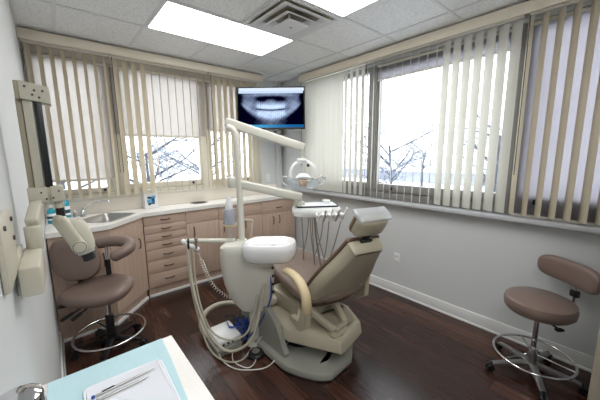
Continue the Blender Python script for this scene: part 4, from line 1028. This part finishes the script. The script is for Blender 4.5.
# ------------------------------------------------------------------ cabinet table at the lower left with bib and tools
TZ = .92
tt = thing('side_cabinet', 'white-topped cabinet against the left wall in the foreground', 'cabinet', (-2.82, -3.0, 0))
MB().bx(WX+.004, -2.618, -3.35, -2.575, TZ-.03, TZ, .003).build('top', M['worktop'], tt)
MB().bx(WX+.02, -2.635, -3.33, -2.60, .06, TZ-.031).bx(WX+.03, -2.66, -3.31, -2.62, 0, .06).build('carcass', M['white'], tt)
f = MB().bx(-2.634, -2.616, -2.96, -2.605, .07, TZ-.036, .002).build('door', M['white'], tt); bow(MB(), (-2.616, -2.92, .72), (-2.616, -2.92, .84), (.022, 0, 0)).build('handle', M['steel'], f)
f = MB().bx(-2.634, -2.616, -3.325, -2.964, .07, TZ-.036, .002).build('door', M['white'], tt); bow(MB(), (-2.616, -3.0, .72), (-2.616, -3.0, .84), (.022, 0, 0)).build('handle', M['steel'], f)
def sheet(outline, z, t, bumps=0): return MB().slab(outline, [(0, z), (0, z+t)])
bb_ = [(-2.995, -2.582), (-2.655, -2.577), (-2.662, -2.72), (-2.678, -2.92), (-2.685, -3.06), (-3.0, -3.06)]
bibo = tag(MB().slab(bb_, [(0, TZ+.0004), (0, TZ+.0022)]).build('paper_bib', M['bib']), 'light blue paper bib spread over the white cabinet top', 'bib')
b = MB().bx(-2.845, -2.842, -2.70, -2.583, TZ+.0022, TZ+.0032).bx(-2.69, -2.687, -3.03, -2.60, TZ+.0022, TZ+.003); b.build('crease', M['bib'], bibo)
ptr = sl2([(-2.905, -2.70), (-2.89, -2.693), (-2.80, -2.696), (-2.715, -2.70), (-2.70, -2.706), (-2.692, -2.725), (-2.695, -2.85), (-2.70, -2.96), (-2.712, -2.972), (-2.80, -2.97), (-2.90, -2.968), (-2.912, -2.955), (-2.913, -2.84), (-2.912, -2.712)], 4)
tag(MB().slab(ptr, [(0, TZ+.0024), (0, TZ+.008), (.003, TZ+.0095), (.006, TZ+.0075)]).build('paper_tray', M['paper']), 'white rounded paper tray lying on the blue bib', 'tray')
def tool(label, p, q, tip, clip):
    t = thing('dental_instrument', label, 'dental instrument', p, group='instruments on the paper tray')
    p, q = Vector(p), Vector(q); d_ = (q-p).normalized()
    MB().tube([p, p+d_*.02, q-d_*.05, q-d_*.015, q], .004, 10, rad=[.0035, .004, .004, .003, .0012]).build('handle', M['steel'], t)
    MB().ball(p-d_*.004, .0055, n=12).build('tip', M[tip], t)
    if clip: MB().obb(p+d_*.018+V(0, 0, .0045), p+d_*.05+V(0, 0, .005), .004, .003).build('clip', M['black'], t)
tool('steel instrument with blue tip and black clip on the paper tray', (-2.887, -2.755, TZ+.0125), (-2.724, -2.747, TZ+.0125), 'blue', True)
tool('plain steel instrument nearest the camera on the paper tray', (-2.877, -2.778, TZ+.0125), (-2.746, -2.774, TZ+.0125), 'steel', False)
kx, ky = -2.986, -3.165
cn = thing('steel_canister', 'shiny steel canister standing by the left wall in the foreground', 'canister', (kx, ky, TZ))
MB().lathe([(0, TZ+.0003), (.027, TZ+.0003), (.0285, TZ+.005), (.0285, TZ+.315), (.027, TZ+.32), (0, TZ+.32)], (kx, ky, 0), 36).build('body', M['steel'], cn)
MB().lathe([(.029, TZ+.29), (.031, TZ+.29), (.031, TZ+.352), (.029, TZ+.362), (.018, TZ+.368), (0, TZ+.369)], (kx, ky, 0), 36).build('lid', M['chrome'], cn)
for k in range(10):
    a_ = -.9+.35*k; MB().cyl((kx+.0308*math.cos(a_), ky+.0308*math.sin(a_), TZ+.34), (kx+.0314*math.cos(a_), ky+.0314*math.sin(a_), TZ+.34), .003, n=8).build('vent_hole', M['black'], cn)
for o in list(bpy.data.objects):
    if '_o' in o: del o['_o']
